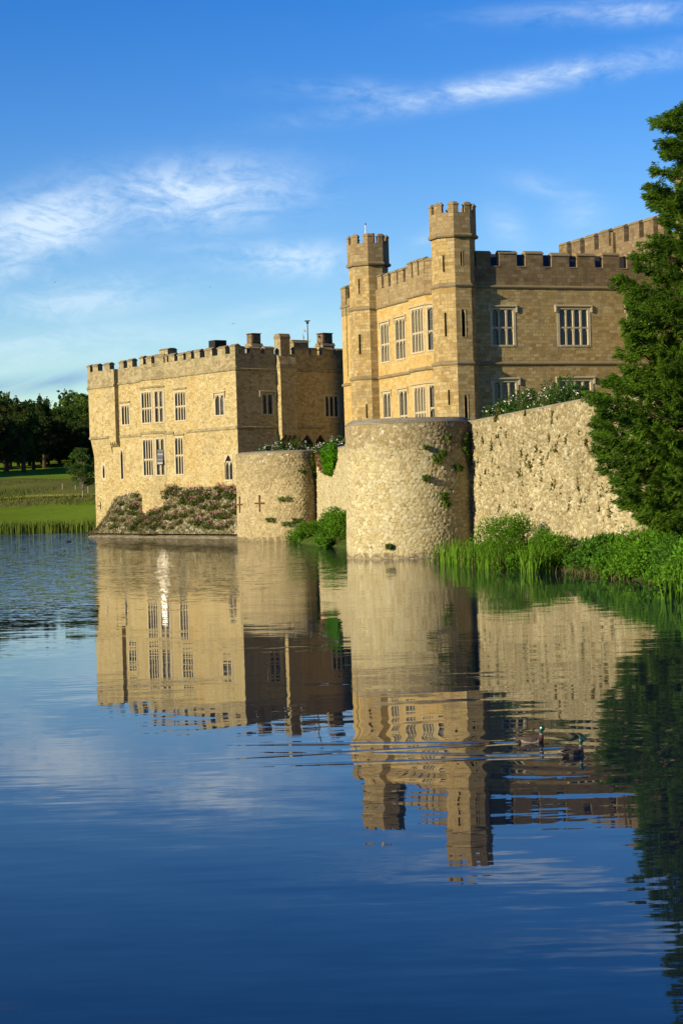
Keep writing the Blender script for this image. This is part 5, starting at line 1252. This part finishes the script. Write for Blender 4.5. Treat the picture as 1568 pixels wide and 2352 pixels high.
put(PINE[0], 12, 314, 912, 'dark spreading pine with its trunk bare at the left edge of the picture', 1.15)
put(PINE[1], 52, 312, 925, 'dark spreading pine with a short leaning trunk right of the leftmost pine', 1.0)
put(PINE[0], -40, 318, 905, 'dark pine cut by the left edge behind the two with bare trunks', 1.1)
put(SPIRE[0], 94, 335, 906, 'tallest spire topped conifer above the dark pines', .9)
put(SPIRE[0], 110, 340, 912, 'second spire conifer just right of the tallest', .8)
put(SPIRE[0], 104, 345, 917, 'third spire conifer behind the tallest pair', .7)
put(SPIRE[0], 40, 336, 910, 'spire conifer standing among the rounded crowns', 1.0)
put(ROUND[0], 66, 338, 918, 'rounded tree between the spires and the left pines', .9)
put(ROUND[1], 125, 350, 938, 'rounded tree right of the spires', 1.0)
put(ROUND[0], 150, 352, 934, 'broad tree in the middle of the far row', 1.1)
put(ROUND[1], 180, 345, 925, 'lit broadleaf tree behind the young light green tree', 1.0)
put(ROUND[0], 203, 340, 915, 'tall broadleaf tree touching the corner of the low block', 1.0)
put(ROUND[1], 222, 342, 920, 'broadleaf tree half hidden by the low castle block', 1.0)
put(PINE[1], 100, 330, 955, 'low dark pine filling the gap below the spires', 1.2)
put(PINE[0], 135, 336, 962, 'low dark pine in front of the broad tree', 1.2)
put(PINE[1], 168, 332, 968, 'low dark pine left of the young light green tree', 1.2)
put(PINE[0], 200, 330, 960, 'low dark pine right behind the young light green tree', 1.2)
put(PINE[0], 20, 330, 930, 'dark pine behind the leftmost trunk', 1.2)
put(PINE[1], 75, 325, 960, 'dark pine between the two bare trunks and the spires', 1.1)
# the grove goes on past the left edge
for (px, Y, tp) in ((-120, 312, 900), (-200, 300, 895), (-300, 296, 890), (-420, 285, 880), (-550, 278, 880), (-260, 318, 900), (-700, 268, 870), (-850, 260, 865)):
    put(PINE[0] if px % 40 else PINE[1], px, Y, tp, 'dark pine of the grove beyond the left edge', 1.3)
def woods():
    n = 60000; xs = rng.uniform(-150, 40, n); ys = 372 + rng.normal(size=n) * 6 + 5 * np.sin(xs * .21)
    hh = 12.5 + 1.6 * np.sin(xs * .33) + 1.2 * np.sin(xs * .9 + 1); f = rng.uniform(0, 1, n) ** .8
    z = 10.5 + hh * f; pos = np.stack([xs, ys - (1 - f) * 3, z], 1)
    o = tag(np_mesh('woods', leaf_quads(pos, 1.1, .7), 4, M_OAK, None, (-60, 372, 10)), 'far wood closing the horizon behind the lawn', 'woods', None, 'stuff')
woods()
# reeds fringing the far shore
def far_reeds():
    def reg():
        x = random.uniform(-60, -20); return (x, 187.2 - (x + 25) * .26 + random.uniform(-1.6, .8), -.05)
    t = reeds('far_reeds', 'belt of tall reeds along the far shore below the lawn', reg, 5200, 1.35, .10, M_REEDF, None, .16, 'reeds', 'stuff')
    for ch in t.children: ch['kind'] = 'stuff'
far_reeds()
def meadow_grass():
    def reg():
        x = random.uniform(-70, -24); y = random.uniform(222, 285); return (x, y, far_z(y) - .05)
    t = reeds('meadow_grass', 'rough tall meadow grass between the mown lawn and the dark pines', reg, 14000, .42, .10, M_GRASSY, None, .5, 'grass', 'stuff')
    for ch in t.children: ch['kind'] = 'stuff'
meadow_grass()
for (px, py, Y) in ((203, 1136, 243), (174, 1128, 250), (144, 1127, 252)):
    P = at(px, py, Y); z = far_z(Y); m = MB(); m.tube((P.x, Y, z - .3), (P.x, Y, z + 1.0), .09, .08, 8); m.tube((P.x, Y, z + 1.0), (P.x, Y, z + 1.06), .08, .03, 8)
    tag(m.build('fence_post', M_BARKP, None, (P.x, Y, z)), {203: 'pale wooden post right of the young tree', 174: 'short pale post just left of the young tree', 144: 'short pale post farthest left in the meadow'}[px], 'post', 'posts on the meadow')

# ------------------------------------------------------------------ birds
def loft(mb, rings, n=14, mat=lambda i: 0):
    """rings: (centre, axis u, axis v) ellipses"""
    P = []
    for (c, u_, v_) in rings: P.append([Vector(c) + Vector(u_) * math.cos(2 * math.pi * k / n) + Vector(v_) * math.sin(2 * math.pi * k / n) for k in range(n)])
    for i in range(len(P) - 1):
        for k in range(n): mb.face([P[i][k], P[i][(k + 1) % n], P[i + 1][(k + 1) % n], P[i + 1][k]], mat(i), [(0, 0)] * 4, True)
    mb.face(P[0], mat(0), [(0, 0)] * n); mb.face(P[-1], mat(len(P) - 2), [(0, 0)] * n)
M_DBODY = plain('drake_flank', (.24, .215, .18), .7, .2, 60); M_DBACK = plain('drake_back', (.07, .05, .04), .8, .2, 60); M_DBREAST = plain('drake_breast', (.10, .035, .02), .7, .2, 40)
M_DHEAD = plain('drake_head', (.004, .06, .03), .25, .1, 60, spec=.8); M_DRING = plain('drake_ring', (.5, .48, .44), .7, .05); M_DTAIL = plain('drake_tail', (.010, .010, .012), .6, .1); M_BILL = plain('drake_bill', (.30, .27, .06), .5, .1)
def duck(label, P, yaw, turn=0.0):
    t = thing('mallard_duck', label, 'duck', (P[0], P[1], 0), 'mallards swimming in the lake')
    # body in one skin: tail, back, breast, then up the neck to the head
    m = MB()
    rg = [((-.245, 0, .085), .012, .006), ((-.20, 0, .065), .045, .018), ((-.15, 0, .045), .070, .048), ((-.08, 0, .030), .088, .070), (( .0, 0, .025), .096, .080), ((.08, 0, .025), .092, .080), ((.135, 0, .035), .076, .074)]
    R_ = [(c, (0, w, 0), (0, 0, h)) for c, w, h in rg]
    R_ += [((.170, 0, .065), (0, .054, 0), (-.035, 0, .050)), ((.178, 0, .105), (0, .036, 0), (-.036, 0, .018)), ((.172, 0, .139), (0, .030, 0), (-.031, 0, .006)), ((.170, 0, .147), (0, .029, 0), (-.030, 0, .004)), ((.170, 0, .180), (0, .027, 0), (-.028, 0, .0)), ((.180, 0, .210), (0, .033, 0), (-.040, 0, .006)), ((.194, 0, .235), (0, .037, 0), (-.050, 0, .008)), ((.198, 0, .258), (0, .032, 0), (-.044, 0, .006)), ((.196, 0, .276), (0, .014, 0), (-.020, 0, 0))]
    mats = lambda i: 5 if i < 2 else (0 if i < 5 else (2 if i < 9 else (4 if i == 9 else 3)))
    mats2 = [5, 5, 0, 0, 0, 0, 2, 2, 2, 4, 3, 3, 3, 3, 3, 3]
    loft(m, R_, 16, lambda i: mats2[min(i, len(mats2) - 1)])
    for k, f in enumerate(m.f):       # brown back
        c = sum((m.v[i] for i in f), Vector()) / len(f)
        if m.m[k] == 0 and c.z > .068: m.m[k] = 1
    body = m.build('body', [M_DBODY, M_DBACK, M_DBREAST, M_DHEAD, M_DRING, M_DTAIL], None)
    b = MB(); loft(b, [((.225, 0, .238), (0, .018, 0), (0, 0, .017)), ((.262, 0, .230), (0, .017, 0), (0, 0, .010)), ((.292, 0, .226), (0, .016, 0), (0, 0, .006)), ((.304, 0, .225), (0, .006, 0), (0, 0, .002))], 10)
    bill = b.build('bill', M_BILL, None)
    ws = []
    for s in (-1, 1):
        w = MB(); loft(w, [((.09, s * .083, .06), (0, .008, 0), (0, 0, .03)), ((.02, s * .094, .065), (0, .010, 0), (0, 0, .042)), ((-.08, s * .085, .072), (0, .010, 0), (0, 0, .036)), ((-.17, s * .05, .085), (0, .008, 0), (0, 0, .020)), ((-.225, s * .022, .098), (0, .004, 0), (0, 0, .006))], 10); ws.append(w.build('wing', M_DBACK, None))
    tw = MB(); loft(tw, [((-.19, 0, .058), (0, .050, 0), (0, 0, .010)), ((-.25, 0, .088), (0, .040, 0), (0, 0, .006)), ((-.285, 0, .105), (0, .012, 0), (0, 0, .003))], 10); tail = tw.build('tail', M_DRING, None)
    ey = []
    for s in (-1, 1):
        e = MB(); e.tube((.196, s * .030, .248), (.197, s * .036, .248), .006, .004, 8); ey.append(e.build('eye', M_DTAIL, None))
    for o in [body, bill, tail] + ws + ey: o.parent = t
    t.rotation_euler = (0, 0, yaw); t.scale = (.94, .94, .94); t.location = (P[0], P[1], -0.012)
    return t
duck('drake mallard swimming right with its green head lit, the left one of the pair', (2.78, 27.5), R(-8))
duck('drake mallard swimming away to the right, white rump showing, the nearer of the pair', (3.24, 26.05), R(38))
def small_bird(name, label, cat, P, yaw, s, mats, pose='swim', group=None):
    t = thing(name, label, cat, P, group)
    m = MB()
    if pose == 'stand':      # heron like, upright on a ledge
        rg = [((-.02, 0, .10), .02, .03), ((-.05, 0, .22), .06, .06), ((0, 0, .42), .085, .09), ((.04, 0, .60), .07, .075), ((.07, 0, .72), .035, .04), ((.07, 0, .82), .03, .03), ((.10, 0, .90), .04, .04), ((.11, 0, .96), .02, .02)]
        loft(m, [(c, (0, w, 0), (h, 0, .2 * h)) for c, w, h in rg], 12, lambda i: 0 if i < 4 else 1)
        l = MB(); l.tube((-.01, .03, 0), (-.01, .03, .14), .01, n=6); l.tube((-.01, -.03, 0), (-.01, -.03, .14), .01, n=6)
        b = MB(); b.tube((.13, 0, .91), (.26, 0, .88), .015, .003, 6); extra = [l.build('legs', mats[2], None), b.build('bill', mats[2], None)]
    elif pose == 'feed':
        rg = [((-.34, 0, .32), .02, .015), ((-.26, 0, .28), .07, .05), ((-.1, 0, .25), .12, .11), ((.08, 0, .24), .12, .12), ((.2, 0, .22), .08, .09)]
        R_ = [(c, (0, w, 0), (0, 0, h)) for c, w, h in rg] + [((.29, 0, .20), (0, .045, 0), (.02, 0, .045)), ((.36, 0, .12), (0, .032, 0), (.03, 0, .02)), ((.38, 0, .06), (0, .04, 0), (.04, 0, .0)), ((.39, 0, .02), (0, .015, 0), (.015, 0, 0))]
        loft(m, R_, 12, lambda i: 0 if i < 4 else 1)
        l = MB(); l.tube((-.0, .05, 0), (0, .05, .16), .012, n=6); l.tube((-.04, -.05, 0), (-.04, -.05, .16), .012, n=6); b = MB(); b.tube((.39, 0, .04), (.43, 0, .0), .014, .005, 6); extra = [l.build('legs', mats[2], None), b.build('bill', mats[2], None)]
    elif pose == 'fly':
        loft(m, [((-.09, 0, 0), (0, .004, 0), (0, 0, .004)), ((-.04, 0, 0), (0, .016, 0), (0, 0, .014)), ((.02, 0, 0), (0, .02, 0), (0, 0, .018)), ((.07, 0, 0), (0, .012, 0), (0, 0, .012)), ((.085, 0, 0), (0, .003, 0), (0, 0, .003))], 10)
        w = MB()
        for sgn in (-1, 1):
            loft(w, [((.03, sgn * .015, .01), (.028, 0, 0), (0, 0, .004)), ((.035, sgn * .09, .035), (.024, 0, 0), (0, 0, .003)), ((-.02, sgn * .18, .05), (.010, 0, 0), (0, 0, .002)), ((-.06, sgn * .22, .05), (.003, 0, 0), (0, 0, .001))], 8)
        extra = [w.build('wings', mats[0], None)]
    else:
        rg = [((-.17, 0, .05), .01, .01), ((-.1, 0, .035), .06, .05), ((0, 0, .025), .075, .065), ((.09, 0, .03), .06, .055)]
        R_ = [(c, (0, w, 0), (0, 0, h)) for c, w, h in rg] + [((.12, 0, .07), (0, .03, 0), (-.03, 0, .02)), ((.12, 0, .13), (0, .022, 0), (-.022, 0, 0)), ((.135, 0, .165), (0, .026, 0), (-.03, 0, 0)), ((.14, 0, .19), (0, .01, 0), (-.012, 0, 0))]
        loft(m, R_, 12, lambda i: 0 if i < 4 else 1)
        b = MB(); b.tube((.16, 0, .165), (.20, 0, .155), .012, .004, 6); extra = [b.build('bill', mats[2], None)]
    body = m.build('body', list(mats[:2]), None)
    for o in [body] + extra: o.parent = t
    t.rotation_euler = (0, 0, yaw); t.scale = (s, s, s); t.location = P
    return t
M_BGREY = plain('bird_grey', (.22, .21, .19), .8); M_BBLK = plain('bird_black', (.012, .012, .013), .7); M_BWHT = plain('bird_pale', (.55, .52, .46), .8)
small_bird('coot', 'small black water bird swimming off the far corner of the low block', 'water bird', (-22.3, 147.2, 0), R(10), 1.6, (M_BBLK, M_BBLK, M_BWHT))
small_bird('goose', 'grey goose bending to the water beside the shrub in the corner of the walls', 'goose', (-2.75, 129.2, 0.02), R(205), 1.15, (M_BGREY, M_BWHT, M_BBLK), 'feed')
small_bird('goose', 'dark goose with a white head at the foot of the curved wall', 'goose', (-3.75, 132.6, 0.02), R(200), .8, (M_BBLK, M_BWHT, M_BBLK), 'feed')
P = at(697, 781, 157.4); small_bird('perched_bird', 'grey bird standing upright on the flat chimney beside the camera mast', 'bird', (P.x, P.y, P.z - .02), R(120), .62, (M_BGREY, M_BGREY, M_BBLK), 'stand')
P = at(534.5, 743.5, 120); small_bird('swift', 'small dark swift flying above the low castle block', 'bird', P, R(70), 1.0, (M_BBLK, M_BBLK, M_BBLK), 'fly')
P = at(126, 648, 150); small_bird('swift', 'tiny dark swift far up in the sky at the left', 'bird', P, R(20), .8, (M_BBLK, M_BBLK, M_BBLK), 'fly')
P = at(483, 660, 150); small_bird('gull', 'tiny pale bird high in the sky left of the turrets', 'bird', P, R(160), 1.0, (M_BWHT, M_BWHT, M_BWHT), 'fly')
def mast():
    P = at(707, 784, 157.2); z0 = 15.0; zt = at(707, 736, 157.2).z
    t = thing('camera_mast', 'thin dark mast with a security camera on the roof of the low castle block', 'mast', (P.x, P.y, z0))
    m = MB(); m.tube((P.x, P.y, z0), (P.x, P.y, zt - .25), .05, .04, 8); m.build('pole', M_IRON, t)
    c = MB(); c.tube((P.x, P.y, zt - .28), (P.x, P.y, zt - .1), .10, .13, 10); c.tube((P.x - .24, P.y, zt - .03), (P.x + .24, P.y, zt - .02), .05, .05, 8); c.tube((P.x, P.y, zt - .1), (P.x, P.y, zt), .05, n=8); c.build('security_camera', M_IRON, t)
    f = MB(); a = at(700, 761, 157.2); f.tube((a.x - .12, a.y, a.z + .1), (a.x + .05, a.y, a.z - .05), .10, .07, 8); f.tube(a, (P.x, P.y, a.z), .025, n=6); f.build('floodlight', M_WHITE, t); f = MB(); b = at(710.5, 781, 157.2); f.tube((b.x - .1, b.y, b.z), (b.x + .12, b.y, b.z - .03), .09, n=8); f.build('floodlight', M_WHITE, t)
mast()
